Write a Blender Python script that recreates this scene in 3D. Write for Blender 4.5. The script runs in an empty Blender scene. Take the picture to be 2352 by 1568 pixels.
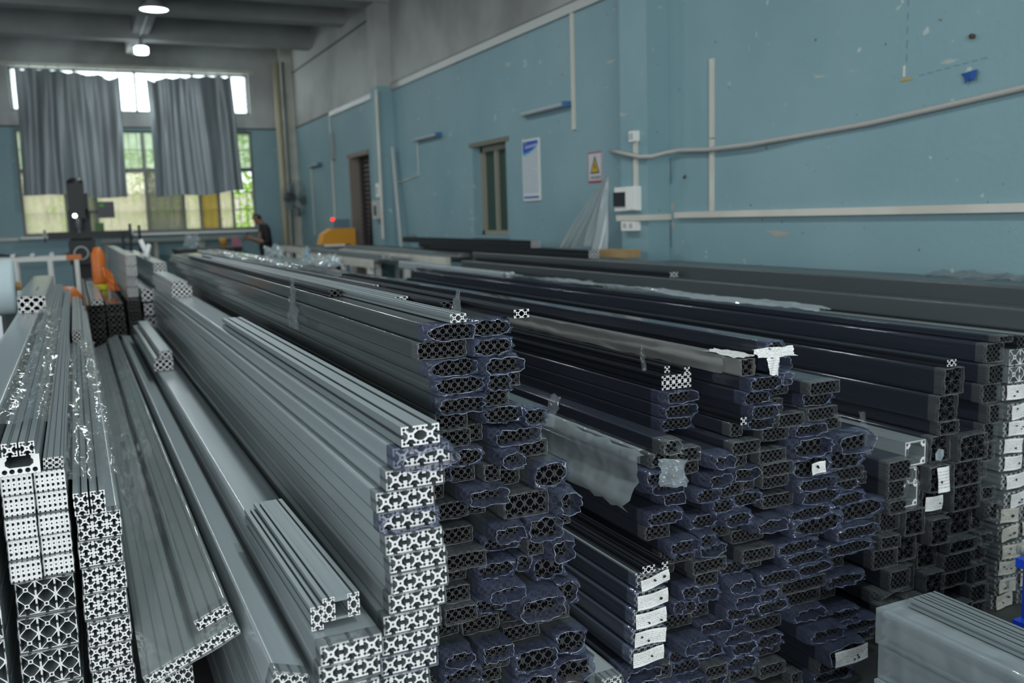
import bpy, bmesh, math, random
from mathutils import Vector, Matrix
from mathutils.geometry import tessellate_polygon

scene = bpy.context.scene
COL = scene.collection
PI = math.pi

# ---------------------------------------------------------------- camera, light, exposure
YAW, PITCH, ROLL = math.radians(25.206), math.radians(7.905), math.radians(-1.688)
fw = Vector((math.sin(YAW)*math.cos(PITCH), math.cos(YAW)*math.cos(PITCH), -math.sin(PITCH)))
rt = Vector((math.cos(YAW), -math.sin(YAW), 0)); up = rt.cross(fw)
rt, up = math.cos(ROLL)*rt+math.sin(ROLL)*up, -math.sin(ROLL)*rt+math.cos(ROLL)*up
cd = bpy.data.cameras.new('camera'); cam = bpy.data.objects.new('camera', cd); COL.objects.link(cam)
m = Matrix.Identity(4)
for i in range(3): m[i][0], m[i][1], m[i][2] = rt[i], up[i], -fw[i]
m[2][3] = 1.5
cam.matrix_world = m
cd.sensor_width = 36; cd.lens = 2105.3/2352*36; cd.clip_start = .05; cd.clip_end = 200
cd.dof.use_dof = True; cd.dof.focus_distance = 2.35; cd.dof.aperture_fstop = 3.2
scene.camera = cam

w = bpy.data.worlds.new('daylight'); scene.world = w; w.use_nodes = True
bg = w.node_tree.nodes['Background']; bg.inputs[0].default_value = (.86, .94, 1.0, 1); bg.inputs[1].default_value = 4.2

def area(name, loc, rot, sx, sy, power, col):
    l = bpy.data.lights.new(name, 'AREA'); l.shape = 'RECTANGLE'; l.size = sx; l.size_y = sy; l.energy = power; l.color = col
    o = bpy.data.objects.new(name, l); COL.objects.link(o); o.location = loc; o.rotation_euler = rot
    return o
# daylight: the roller door behind the camera, the far windows
area('door_daylight', (-2.6, -7.9, 2.6), (math.radians(90), 0, 0), 6.5, 4.4, 1250, (.92, .97, 1.0))
area('side_fill', (-7.9, 5.5, 3.0), (math.radians(90), 0, math.radians(-90)), 14.0, 1.9, 130, (.92, .97, 1.0))  # unseen side fill, added to lighten the surfaces that face left
area('window_daylight', (1.3, 19.62, 3.9), (math.radians(-90), 0, 0), 4.1, 1.1, 170, (.92, .98, 1.0))
scene.view_settings.view_transform = 'Standard'; scene.view_settings.look = 'None'
scene.view_settings.gamma = 1; scene.view_settings.use_curve_mapping = False
scene.view_settings.exposure = -0.85

# ---------------------------------------------------------------- helpers
class MB:
    """collects shapes; build() links them as one mesh object"""
    def __init__(s): s.v = []; s.f = []; s.m = []
    def add(s, v, f, m=0):
        k = len(s.v); s.v += [tuple(p) for p in v]; s.f += [tuple(i+k for i in q) for q in f]; s.m += [m]*len(f); return s
    def box(s, x0, x1, y0, y1, z0, z1, m=0):
        v = [(x, y, z) for z in (z0, z1) for y in (y0, y1) for x in (x0, x1)]
        return s.add(v, [(0,2,3,1),(4,5,7,6),(0,1,5,4),(2,6,7,3),(0,4,6,2),(1,3,7,5)], m)
    def bar(s, a, b, wx, wz, m=0):
        a, b = Vector(a), Vector(b); d = (b-a).normalized()
        u = d.cross(Vector((0,0,1)));
        if u.length < 1e-4: u = Vector((1,0,0))
        u.normalize(); n = u.cross(d)
        v = [p+u*(i*wx/2)+n*(j*wz/2) for p in (a, b) for i, j in ((-1,-1),(1,-1),(1,1),(-1,1))]
        return s.add(v, [(0,1,2,3),(7,6,5,4),(0,4,5,1),(1,5,6,2),(2,6,7,3),(3,7,4,0)], m)
    def tube(s, pts, r, seg=10, m=0, cap=True):
        pts = [Vector(p) for p in pts]; rr = r if isinstance(r, (list, tuple)) else [r]*len(pts)
        v = []; f = []; n0 = None
        for i, p in enumerate(pts):
            d = (pts[min(i+1, len(pts)-1)]-pts[max(i-1, 0)]).normalized()
            if n0 is None:
                n0 = d.cross(Vector((0,0,1)))
                if n0.length < 1e-3: n0 = Vector((1,0,0))
            n0 = (n0-d*n0.dot(d)).normalized(); b = d.cross(n0)
            v += [p+(n0*math.cos(2*PI*k/seg)+b*math.sin(2*PI*k/seg))*rr[i] for k in range(seg)]
        for i in range(len(pts)-1):
            for k in range(seg):
                a = i*seg+k; c = i*seg+(k+1) % seg
                f.append((a, c, c+seg, a+seg))
        if cap: f += [tuple(range(seg-1, -1, -1)), tuple(range((len(pts)-1)*seg, len(pts)*seg))]
        return s.add(v, f, m)
    def lathe(s, prof, c=(0,0,0), ax='z', seg=24, m=0):
        v = []; f = []
        for r, h in prof:
            for k in range(seg):
                a = 2*PI*k/seg; p = (r*math.cos(a), r*math.sin(a), h)
                if ax == 'y': p = (p[0], p[2], p[1])
                if ax == 'x': p = (p[2], p[0], p[1])
                v.append((p[0]+c[0], p[1]+c[1], p[2]+c[2]))
        for i in range(len(prof)-1):
            for k in range(seg):
                a = i*seg+k; b = i*seg+(k+1) % seg; f.append((a, b, b+seg, a+seg))
        return s.add(v, f, m)
    def prism(s, poly, a0, a1, ax='y', m=0):
        n = len(poly)
        def P(u, t, h): return {'y': (u, h, t), 'x': (h, u, t), 'z': (u, t, h)}[ax]
        v = [P(u, t, a0) for u, t in poly]+[P(u, t, a1) for u, t in poly]
        f = [tuple(range(n)), tuple(range(2*n-1, n-1, -1))]+[(i, i+n, (i+1) % n+n, (i+1) % n) for i in range(n)]
        return s.add(v, f, m)
    def mesh(s, name, mats, smooth=False, fix=True):
        me = bpy.data.meshes.new(name); me.from_pydata(s.v, [], s.f)
        for mt in (mats if isinstance(mats, (list, tuple)) else [mats]): me.materials.append(mt)
        me.polygons.foreach_set('material_index', s.m)
        if fix:
            b = bmesh.new(); b.from_mesh(me); bmesh.ops.recalc_face_normals(b, faces=b.faces); b.to_mesh(me); b.free()
        if smooth: me.polygons.foreach_set('use_smooth', [True]*len(me.polygons))
        me.update(); return me
    def build(s, name, mats, parent=None, smooth=False, loc=(0,0,0), rot=(0,0,0)):
        return put(name, s.mesh(name, mats, smooth), parent, loc, rot)

def put(name, me, parent=None, loc=(0,0,0), rot=(0,0,0)):
    o = bpy.data.objects.new(name, me); COL.objects.link(o)
    if parent: o.parent = parent
    o.location = loc; o.rotation_euler = rot
    return o
def tag(o, label, cat, group=None):
    o['label'] = label; o['category'] = cat
    if group: o['group'] = group
    return o
def thing(name, label, cat, loc=(0,0,0), rot=(0,0,0), group=None):
    return tag(put(name, None, None, loc, rot), label, cat, group)
def struct(name, mb, mats, parent=None, smooth=False):
    o = mb.build(name, mats, parent, smooth)
    if not parent: o['kind'] = 'structure'
    return o
def copy_tree(o, loc, rot=None, label=None):
    c = o.copy(); COL.objects.link(c); c.location = loc
    if rot: c.rotation_euler = rot
    if label: c['label'] = label
    for ch in list(o.children):
        d = ch.copy(); COL.objects.link(d); d.parent = c
        for g in list(ch.children):
            e = g.copy(); COL.objects.link(e); e.parent = d
    return c
ORD = 'zeroth first second third fourth fifth sixth seventh eighth ninth tenth eleventh twelfth thirteenth fourteenth fifteenth sixteenth seventeenth eighteenth nineteenth twentieth'.split()
def ordn(i): return ORD[i] if i < len(ORD) else 'twenty-'+ORD[i-20]

# ---------------------------------------------------------------- materials
def mat(name, col, rough=.5, metal=0., col2=None, nscale=4., ndet=4., lo=.4, hi=.6, stretch=(1,1,1), bump=0., bscale=None, bstretch=None, spec=.5, alpha=None):
    mt = bpy.data.materials.new(name); mt.use_nodes = True; nt = mt.node_tree; N = nt.nodes; Lk = nt.links
    p = N['Principled BSDF']; p.inputs['Base Color'].default_value = (*col, 1); p.inputs['Roughness'].default_value = rough
    p.inputs['Metallic'].default_value = metal; p.inputs['Specular IOR Level'].default_value = spec
    tc = N.new('ShaderNodeTexCoord')
    def noise(sc, st, det):
        mp = N.new('ShaderNodeMapping'); mp.inputs['Scale'].default_value = st; Lk.new(tc.outputs['Object'], mp.inputs['Vector'])
        n = N.new('ShaderNodeTexNoise'); n.inputs['Scale'].default_value = sc; n.inputs['Detail'].default_value = det; Lk.new(mp.outputs[0], n.inputs['Vector'])
        return n
    if col2:
        n = noise(nscale, stretch, ndet); r = N.new('ShaderNodeValToRGB')
        r.color_ramp.elements[0].position = lo; r.color_ramp.elements[1].position = hi
        r.color_ramp.elements[0].color = (*col, 1); r.color_ramp.elements[1].color = (*col2, 1)
        Lk.new(n.outputs[0], r.inputs[0]); Lk.new(r.outputs[0], p.inputs['Base Color'])
    if bump:
        n = noise(bscale or nscale, bstretch or stretch, 3); b = N.new('ShaderNodeBump'); b.inputs['Strength'].default_value = bump; b.inputs['Distance'].default_value = .01
        Lk.new(n.outputs[0], b.inputs['Height']); Lk.new(b.outputs[0], p.inputs['Normal'])
    return mt
def emit(name, col, s):
    mt = bpy.data.materials.new(name); mt.use_nodes = True; nt = mt.node_tree
    e = nt.nodes.new('ShaderNodeEmission'); e.inputs[0].default_value = (*col, 1); e.inputs[1].default_value = s
    nt.links.new(e.outputs[0], nt.nodes['Material Output'].inputs[0]); return mt
def film(name, tint, body, lo, hi, rough=.13, bump=.35, bscale=14., bstretch=(1, .25, 1), ridge=True, ior=1.5):
    """thin plastic: part clear, part reflecting, more of a mirror at grazing angles"""
    mt = bpy.data.materials.new(name); mt.use_nodes = True; nt = mt.node_tree; N = nt.nodes; Lk = nt.links
    p = N['Principled BSDF']; p.inputs['Base Color'].default_value = (*body, 1); p.inputs['Roughness'].default_value = rough
    p.inputs['Specular IOR Level'].default_value = .6; p.inputs['IOR'].default_value = ior
    tr = N.new('ShaderNodeBsdfTransparent'); tr.inputs[0].default_value = (*tint, 1)
    lw = N.new('ShaderNodeLayerWeight'); lw.inputs['Blend'].default_value = .35
    mr = N.new('ShaderNodeMapRange'); mr.inputs['To Min'].default_value = lo; mr.inputs['To Max'].default_value = hi
    mx = N.new('ShaderNodeMixShader')
    tc = N.new('ShaderNodeTexCoord'); mp = N.new('ShaderNodeMapping'); mp.inputs['Scale'].default_value = bstretch
    n = N.new('ShaderNodeTexNoise'); n.inputs['Scale'].default_value = bscale; n.inputs['Detail'].default_value = 2.5 if ridge else 1.2
    if ridge: n.noise_type = 'RIDGED_MULTIFRACTAL'; n.inputs['Roughness'].default_value = .45
    b = N.new('ShaderNodeBump'); b.inputs['Strength'].default_value = bump; b.inputs['Distance'].default_value = .012
    Lk.new(tc.outputs['Object'], mp.inputs[0]); Lk.new(mp.outputs[0], n.inputs['Vector']); Lk.new(n.outputs[0], b.inputs['Height'])
    Lk.new(b.outputs[0], p.inputs['Normal'])
    Lk.new(lw.outputs['Facing'], mr.inputs[0]); Lk.new(mr.outputs[0], mx.inputs[0])
    Lk.new(tr.outputs[0], mx.inputs[1]); Lk.new(p.outputs[0], mx.inputs[2]); Lk.new(mx.outputs[0], N['Material Output'].inputs[0])
    return mt
def paper(name, base, ink, rows, dens):
    """printed paper: rows of small illegible print"""
    mt = mat(name, base, .75); nt = mt.node_tree; N = nt.nodes; Lk = nt.links; p = N['Principled BSDF']
    tc = N.new('ShaderNodeTexCoord'); sp = N.new('ShaderNodeSeparateXYZ'); Lk.new(tc.outputs['Generated'], sp.inputs[0])
    def M(op, a, b=None):
        q = N.new('ShaderNodeMath'); q.operation = op
        for i, x in enumerate((a, b)):
            if x is None: continue
            if isinstance(x, (int, float)): q.inputs[i].default_value = x
            else: Lk.new(x, q.inputs[i])
        return q.outputs[0]
    row = M('FRACT', M('MULTIPLY', sp.outputs['Z'], rows)); inrow = M('MULTIPLY', M('GREATER_THAN', row, .35), M('LESS_THAN', row, .75))
    mp = N.new('ShaderNodeMapping'); mp.inputs['Scale'].default_value = (26, 26, rows*.9); Lk.new(tc.outputs['Generated'], mp.inputs[0])
    n = N.new('ShaderNodeTexNoise'); n.inputs['Scale'].default_value = 1.6; n.inputs['Detail'].default_value = 1; Lk.new(mp.outputs[0], n.inputs['Vector'])
    x, z = sp.outputs['X'], sp.outputs['Z']
    edge = M('MULTIPLY', M('MULTIPLY', M('GREATER_THAN', z, .1), M('LESS_THAN', z, .9)), 1.0)
    k = M('MULTIPLY', M('MULTIPLY', M('GREATER_THAN', n.outputs[0], dens), inrow), edge)
    mx = N.new('ShaderNodeMix'); mx.data_type = 'RGBA'; Lk.new(k, mx.inputs[0])
    mx.inputs[6].default_value = (*base, 1); mx.inputs[7].default_value = (*ink, 1); Lk.new(mx.outputs[2], p.inputs['Base Color'])
    return mt

def wall_paint():
    mt = mat('wall_paint', (.2, .4, .46), .62); nt = mt.node_tree; N = nt.nodes; Lk = nt.links; p = N['Principled BSDF']
    tc = N.new('ShaderNodeTexCoord'); g = tc.outputs['Object']
    def nz(sc, det=4, st=(1,1,1)):
        mp = N.new('ShaderNodeMapping'); mp.inputs['Scale'].default_value = st; Lk.new(g, mp.inputs[0])
        n = N.new('ShaderNodeTexNoise'); n.inputs['Scale'].default_value = sc; n.inputs['Detail'].default_value = det; Lk.new(mp.outputs[0], n.inputs['Vector']); return n.outputs[0]
    def ramp(x, a, b, ca, cb):
        r = N.new('ShaderNodeValToRGB'); r.color_ramp.elements[0].position = a; r.color_ramp.elements[1].position = b
        r.color_ramp.elements[0].color = (*ca, 1); r.color_ramp.elements[1].color = (*cb, 1); Lk.new(x, r.inputs[0]); return r.outputs[0]
    def mix(f, a, b):
        q = N.new('ShaderNodeMix'); q.data_type = 'RGBA'
        for i, x in ((0, f), (6, a), (7, b)):
            if hasattr(x, 'links'): Lk.new(x, q.inputs[i])
            else: q.inputs[i].default_value = x if i == 0 else (*x, 1)
        return q.outputs[2]
    blue = ramp(nz(.8, 5), .3, .72, (.176, .297, .332), (.228, .354, .382))
    chips = ramp(nz(9, 6), .70, .73, (0,0,0), (1,1,1)); blue = mix(chips, blue, (.42, .5, .47))
    spots = ramp(nz(22, 2), .745, .76, (0,0,0), (1,1,1)); blue = mix(spots, blue, (.10, .10, .08))
    scr = ramp(nz(5, 6, (1, .35, 1.6)), .705, .73, (0,0,0), (1,1,1)); blue = mix(scr, blue, (.36, .42, .38))
    plaster = ramp(nz(.55, 6), .36, .62, (.20, .205, .19), (.44, .45, .43))
    sep = N.new('ShaderNodeSeparateXYZ'); Lk.new(g, sep.inputs[0])
    gt = N.new('ShaderNodeMath'); gt.operation = 'GREATER_THAN'; Lk.new(sep.outputs['Z'], gt.inputs[0]); gt.inputs[1].default_value = 3.36
    Lk.new(mix(gt.outputs[0], blue, plaster), p.inputs['Base Color'])
    b = N.new('ShaderNodeBump'); b.inputs['Strength'].default_value = .25; b.inputs['Distance'].default_value = .01; Lk.new(nz(30, 3), b.inputs['Height']); Lk.new(b.outputs[0], p.inputs['Normal'])
    return mt

WALL = wall_paint()
CONC = mat('beam_concrete', (.34, .35, .34), .8, col2=(.26, .27, .265), nscale=.9)
FLOOR = mat('floor_concrete', (.035, .038, .037), .6, col2=(.075, .08, .078), nscale=2.2, ndet=7, bump=.2, bscale=30)
PLAST = mat('pilaster_plaster', (.50, .49, .43), .75, col2=(.40, .39, .34), nscale=3)
TRUNK = mat('trunking_plastic', (.62, .60, .53), .55, col2=(.54, .52, .45), nscale=2)
WHITEP = mat('white_plastic', (.74, .74, .70), .5)
GREYP = mat('grey_plastic', (.42, .43, .43), .5)
BLACKP = mat('black_plastic', (.02, .022, .024), .4)
FOIL = mat('foil_strip', (.40, .41, .39), .4, .4, bump=.5, bscale=25)
ALU = mat('aluminium', (.27, .315, .325), .5, .25, col2=(.24, .28, .29), nscale=3, stretch=(14, .3, 14), bump=.06, bscale=6, bstretch=(14, .3, 14), spec=.3)
ALUCUT = mat('aluminium_cut', (.84, .83, .81), .5, .1)
BLK = mat('black_anodised', (.016, .019, .026), .38, .2)
BLKCUT = mat('black_cut_end', (.060, .058, .054), .5, .2)
FILM_BLUE = film('film_blue', (.84, .87, .95), (.115, .135, .215), .30, .85, .05, .8, 24, (1, .7, 1), False, 2.1)
FILM_DARK = film('film_dark', (.62, .68, .80), (.045, .052, .07), .40, .95, .13, .3, 8, (1, .10, 1), False)
FILM_CLEAR = film('film_clear', (.97, .98, .98), (.30, .33, .34), .10, .60, .05, .7, 20, (1, .5, 1), False, 2.0)
FILM_SILVER = film('film_silver', (.90, .95, .97), (.43, .49, .505), .66, .90, .18, .14, 7, (1, .10, 1), False)
FILM_WRINKLE = film('film_wrinkled', (.92, .95, .95), (.36, .40, .39), .20, .78, .08, .5, 12, (1, .35, 1), False, 1.8)
FILM_GREY = film('film_grey', (.85, .86, .85), (.27, .28, .265), .80, .98, .26, .5, 4, (1, .5, 1))
FILM_MILK = film('film_milky', (.93, .96, .97), (.45, .52, .54), .34, .85, .10, .6, 14, (1, 1, 1), False, 1.8)
FILM_SHEET = film('film_sheet', (.95, .97, .97), (.50, .55, .55), .42, .90, .2, .5, 6, (1, 1, .3), False, 1.6)
FILM_MID = film('film_mid_grey', (.70, .74, .76), (.105, .12, .122), .50, .95, .13, .25, 8, (1, .10, 1), False)
FILM_WALL = film('film_dusty', (.62, .66, .68), (.085, .10, .105), .62, .95, .28, .2, 8, (1, .10, 1), False)
FILM_EDGE = mat('film_edge', (.36, .40, .50), .12)
FILM_EDGE_C = mat('film_edge_clear', (.27, .285, .28), .15)
PAPER = paper('printed_paper', (.80, .80, .77), (.22, .21, .20), 8, .52)
PAPER_SHADED = paper('printed_paper_shaded', (.62, .60, .52), (.18, .17, .15), 7, .52)  # darker copy of the tag paper: shade on the low tags put into colour
STEEL = mat('steel_grey', (.30, .32, .33), .4, .6)
DARKM = mat('machine_green_black', (.010, .014, .013), .5)
BLUEM = mat('machine_blue', (.02, .09, .20), .45)
YELM = mat('saw_yellow', (.62, .27, .015), .45)
ORANGE = mat('orange_plastic', (.62, .16, .02), .45)
TIMBER = mat('timber', (.11, .085, .06), .8, col2=(.07, .052, .036), nscale=6, stretch=(1, .15, 1))
CARD = mat('cardboard', (.33, .22, .10), .8)

# ---------------------------------------------------------------- the hall
XW, YF = 4.29, 19.5
struct('floor', MB().box(-8, XW, -8, YF, -.2, 0), FLOOR)
struct('ceiling', MB().box(-8.2, XW+.3, -8.2, YF+.3, 5.3, 5.5), CONC)
wr = MB()
for y0, y1, z0, z1 in ((-8, 9.13, 0, 5.3), (9.13, 10.05, 0, 1.27), (9.13, 10.05, 2.28, 5.3), (10.05, 14.18, 0, 5.3), (14.18, 15.28, 2.54, 5.3), (15.28, YF, 0, 5.3)):
    wr.box(XW, XW+.28, y0, y1, z0, z1)
struct('wall_right', wr, WALL)
wf = MB()
for x0, x1, z0, z1 in ((-8, -.84, 0, 5.3), (3.45, XW+.28, 0, 5.3), (-.84, 3.45, 0, 1.34), (-.84, 3.45, 3.32, 3.65), (-.84, 3.45, 4.45, 5.3)):
    wf.box(x0, x1, YF, YF+.28, z0, z1)
struct('wall_far', wf, WALL)
struct('wall_left', MB().box(-8.28, -8, -8, YF, 0, 1.9).box(-8.28, -8, -8, YF, 4.1, 5.3).box(-8.28, -8, -8, -1.6, 1.9, 4.1).box(-8.28, -8, 12.6, YF, 1.9, 4.1), WALL)
w4 = struct('added_side_window', MB().box(-8.2, -8.1, -1.6, 12.6, 1.9, 1.98).box(-8.2, -8.1, -1.6, 12.6, 4.02, 4.1), CONC)  # unseen window, added to go with the side fill light
for i in range(9): MB().box(-8.2, -8.1, -1.6+i*1.765, -1.52+i*1.765, 1.98, 4.02).build('mullion', CONC, w4)
wb = MB()
for x0, x1, z0, z1 in ((-8, -6, 0, 5.3), (.8, XW, 0, 5.3), (-6, .8, 4.9, 5.3)): wb.box(x0, x1, -8.28, -8, z0, z1)
struct('wall_back', wb, WALL)
# beams
for i, (y, z0, hw) in enumerate(((17.6, 4.66, .15), (15.25, 4.64, .15), (13.1, 4.5, .24), (10.6, 4.64, .15), (8.2, 4.64, .15), (6.3, 4.5, .24), (3.8, 4.64, .15), (1.2, 4.64, .15), (-1.4, 4.5, .24), (-4.4, 4.64, .15))):
    struct('trim_%d' % (i+1), MB().box(-8, XW, y-hw, y+hw, z0, 5.3), CONC)
struct('trim_11', MB().box(1.19, 1.46, -8, YF, 4.74, 5.3), CONC)
# pilasters and corner column
struct('trim_12', MB().box(4.07, XW, 12.9, 13.25, 0, 5.3), WALL)
struct('trim_13', MB().box(4.09, XW, 6.11, 6.5, 0, 5.3), WALL)
struct('trim_14', MB().box(4.05, XW, 19.2, YF, 0, 5.3), PLAST)
# ledges on the right wall: dark groove line, foil strips under the plaster
DARKL = mat('groove', (.06, .07, .07), .8)
struct('trim_15', MB().box(XW-.012, XW, 13.25, 19.2, 4.45, 4.475).box(XW-.012, XW, 16.4, 19.2, 3.36, 3.385).box(XW-.01, XW, 6.5, 12.9, 3.385, 3.405), DARKL)
struct('trim_16', MB().box(XW-.03, XW, 6.5, 12.9, 3.30, 3.385), FOIL)
struct('trim_17', MB().box(XW-.03, XW, 13.25, 16.4, 3.30, 3.38), FOIL)
struct('trim_18', MB().box(-8, 4.05, YF-.012, YF, 3.355, 3.385), DARKL)

# far windows
FRAME = mat('window_metal', (.17, .18, .17), .5, .3)
def dirty(name, tint, body, f):
    mt = bpy.data.materials.new(name); mt.use_nodes = True; nt = mt.node_tree; N = nt.nodes; Lk = nt.links
    tl = N.new('ShaderNodeBsdfTranslucent'); tl.inputs[0].default_value = (*body, 1)
    tr = N.new('ShaderNodeBsdfTransparent'); tr.inputs[0].default_value = (*tint, 1); mx = N.new('ShaderNodeMixShader')
    tc = N.new('ShaderNodeTexCoord'); n = N.new('ShaderNodeTexNoise'); n.inputs['Scale'].default_value = 3; n.inputs['Detail'].default_value = 5
    mr = N.new('ShaderNodeMapRange'); mr.inputs['From Min'].default_value = .3; mr.inputs['From Max'].default_value = .7; mr.inputs['To Min'].default_value = max(0, f-.2); mr.inputs['To Max'].default_value = min(1, f+.2)
    Lk.new(tc.outputs['Object'], n.inputs['Vector']); Lk.new(n.outputs[0], mr.inputs[0]); Lk.new(mr.outputs[0], mx.inputs[0])
    Lk.new(tr.outputs[0], mx.inputs[1]); Lk.new(tl.outputs[0], mx.inputs[2]); Lk.new(mx.outputs[0], N['Material Output'].inputs[0]); return mt
G_CLEAR = dirty('glass_clear', (.95, .97, .97), (.8, .85, .85), .2)
G_YEL = dirty('glass_yellowed', (.70, .62, .38), (.50, .42, .18), .5)
G_PALE = dirty('glass_pale', (.92, .90, .82), (.85, .80, .66), .45)
G_DIRT = dirty('glass_grimy', (.58, .57, .52), (.36, .36, .32), .5)
G_GREEN = dirty('glass_greenish', (.72, .80, .68), (.6, .66, .5), .45)
w1 = MB().box(-.84, 3.45, YF+.08, YF+.14, 3.65, 3.69).box(-.84, 3.45, YF+.08, YF+.14, 4.41, 4.45)
for x in (-.84, .24, 1.30, 2.36, 3.41): w1.box(x, x+.04, YF+.08, YF+.14, 3.65, 4.45)
w1 = struct('window_1', w1, FRAME)
for i in range(4):
    x = (-.80, .28, 1.34, 2.40)[i]; MB().box(x, (.24, 1.30, 2.36, 3.41)[i], YF+.10, YF+.106, 3.69, 4.41).build('pane', G_YEL if i == 9 else G_CLEAR, w1)
MX = (-.84, -.10, .42, 1.34, 2.02, 2.34, 2.70, 2.98, 3.41)
w2 = MB().box(-.84, 3.45, YF+.08, YF+.15, 1.34, 1.40).box(-.84, 3.45, YF+.08, YF+.15, 2.52, 2.60).box(-.84, 3.45, YF+.08, YF+.15, 3.28, 3.32)
for x in MX: w2.box(x, x+.05, YF+.07, YF+.15, 1.34, 3.32)
w2 = struct('window_2', w2, FRAME)
GL = (G_PALE, G_DIRT, G_PALE, G_DIRT, G_PALE, G_YEL, G_PALE, None)
for i in range(8):
    for z0, z1, k in ((1.40, 2.52, GL[i]), (2.60, 3.28, G_GREEN)):
        if k: MB().box(MX[i]+.05, MX[i+1], YF+.10, YF+.106, z0, z1).build('pane', k, w2)
for i in range(29):
    x = -.76+i*.145; MB().tube([(x, YF+.20, 1.34), (x, YF+.20, 3.32)], .008, 6).build('grille_bar', FRAME, w2)
for z in (1.75, 2.1, 2.95): MB().box(-.84, 3.43, YF+.19, YF+.21, z, z+.02).build('grille_rail', FRAME, w2)
MB().box(-.9, 3.5, YF-.12, YF+.08, 1.30, 1.34).build('window_sill', mat('sill_tile', (.72, .72, .68), .4), w2)
# far lintel strip and plaster jambs
struct('trim_19', MB().box(-.95, 3.56, YF-.02, YF, 4.45, 4.53), PLAST)

# outdoors: yard, pale wall, bushes
tag(MB().box(-12, 16, YF+.3, 34, -.3, -.12).build('yard_ground', mat('yard', (.30, .28, .22), .9)), 'pale yard ground outside the far windows', 'ground')
yw = tag(MB().box(-9, 9.5, 26, 26.3, -.1, 2.3).build('yard_wall', mat('yard_wall_paint', (.78, .68, .62), .9, col2=(.62, .55, .48), nscale=2)), 'pinkish boundary wall seen through the far windows', 'wall')
LEAF = mat('leaf_green', (.30, .55, .06), .5, col2=(.58, .74, .14), nscale=3)
_n = LEAF.node_tree; _t = _n.nodes.new('ShaderNodeBsdfTranslucent'); _t.inputs[0].default_value = (.55, .80, .12, 1); _x = _n.nodes.new('ShaderNodeMixShader'); _x.inputs[0].default_value = .5
_n.links.new(_n.nodes['Principled BSDF'].outputs[0], _x.inputs[1]); _n.links.new(_t.outputs[0], _x.inputs[2]); _n.links.new(_x.outputs[0], _n.nodes['Material Output'].inputs[0])
def bush(x, y, z0, z1, r, n, label, seed):
    R = random.Random(seed); b = MB()
    for i in range(n):
        a = R.uniform(0, 2*PI); q = r*math.sqrt(R.random()); c = Vector((x+q*math.cos(a), y+q*math.sin(a)*.7, R.uniform(z0, z1)))
        d = Vector((R.gauss(0,1), R.gauss(0,1), R.gauss(0,.5))).normalized(); e = d.cross(Vector((R.gauss(0,1), R.gauss(0,1), R.gauss(0,1)))).normalized(); s = R.uniform(.05, .1)
        b.add([c-d*s, c+e*s*.5, c+d*s, c-e*s*.5], [(0,1,2,3)])
    t = thing('bush', label, 'bush', (0,0,0), group='bushes in the yard')
    put('foliage', b.mesh('foliage', LEAF, fix=False), t)
    for k in range(5): MB().tube([(x+R.uniform(-.1,.1), y+R.uniform(-.1,.1), -.1), (x+R.uniform(-r,r)*.6, y+R.uniform(-r,r)*.4, z1*.8)], [.03, .008], 6).build('stem', TIMBER, t)
bush(3.9, 21.6, .3, 3.6, .85, 1500, 'bright green leafy bush outside the open right window', 1)
bush(1.9, 23.2, .2, 3.2, 1.0, 1000, 'green bush outside the middle of the far windows', 2)
bush(-.2, 22.4, .2, 2.9, .9, 1000, 'green bush outside the left of the far windows', 3)

# curtains: grey satin sheets hung on hooks in front of the far windows
CURT = mat('curtain_satin', (.27, .31, .325), .42, .25, col2=(.22, .25, .26), nscale=2.5, stretch=(2, 1, .3), bump=.15, bscale=8, bstretch=(5, 1, .6))
def curtain(x0t, x1t, zt0, zt1, x0b, x1b, zb0, zb1, hooks, seed, label):
    R = random.Random(seed); nx, nz = 90, 26; v = []; f = []
    ph = [R.uniform(0, 6.28) for _ in range(4)]
    for j in range(nz+1):
        t = j/nz
        for i in range(nx+1):
            s = i/nx; zt = zt0+(zt1-zt0)*s
            k = min(abs(s-h) for h in hooks); sag = .10*min(1, k*9)**.7*(1 if s < .1 or s > .85 else .45)
            z = (zt-sag)*(1-t)+(zb0+(zb1-zb0)*s+.02*math.sin(9*s+ph[1]))*t
            x = (x0t+(x1t-x0t)*s)*(1-t)+(x0b+(x1b-x0b)*s)*t
            fold = .05*math.sin(27*s+ph[0]+2.6*math.sin(5*s+ph[2])+.7*t)+.04*math.sin(11*s+ph[3]+2*t)+.014*math.sin(63*s+3*math.sin(4*s+ph[1]))+.02*math.sin(9*t+14*s+ph[2])*(1-t)
            v.append((x+.02*math.sin(3*t+8*s), 19.27+fold*(.35+.65*min(1, t*2.5)), z))
    for j in range(nz):
        for i in range(nx): a = j*(nx+1)+i; f.append((a, a+1, a+nx+2, a+nx+1))
    t = thing('curtain', label, 'curtain', group='curtains at the far windows')
    b = MB(); b.add(v, f); put('cloth', b.mesh('cloth', CURT, True), t)
    for h in hooks:
        x = x0t+(x1t-x0t)*h; z = zt0+(zt1-zt0)*h; MB().tube([(x, 19.27, z-.02), (x, 19.3, z+.03), (x, 19.47, 4.5)], .005, 5).build('hook_wire', STEEL, t)
curtain(-.72, 1.01, 4.42, 4.30, -.78, 1.02, 2.12, 2.02, (0, .14, .3, .42, .6, .8, 1), 5, 'wide grey satin curtain hung crookedly over the left far window')
curtain(1.50, 3.06, 4.28, 4.40, 1.50, 3.20, 2.02, 2.12, (0, .22, .4, .55, .72, .86, 1), 8, 'grey satin curtain hung over the right far window')

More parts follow.
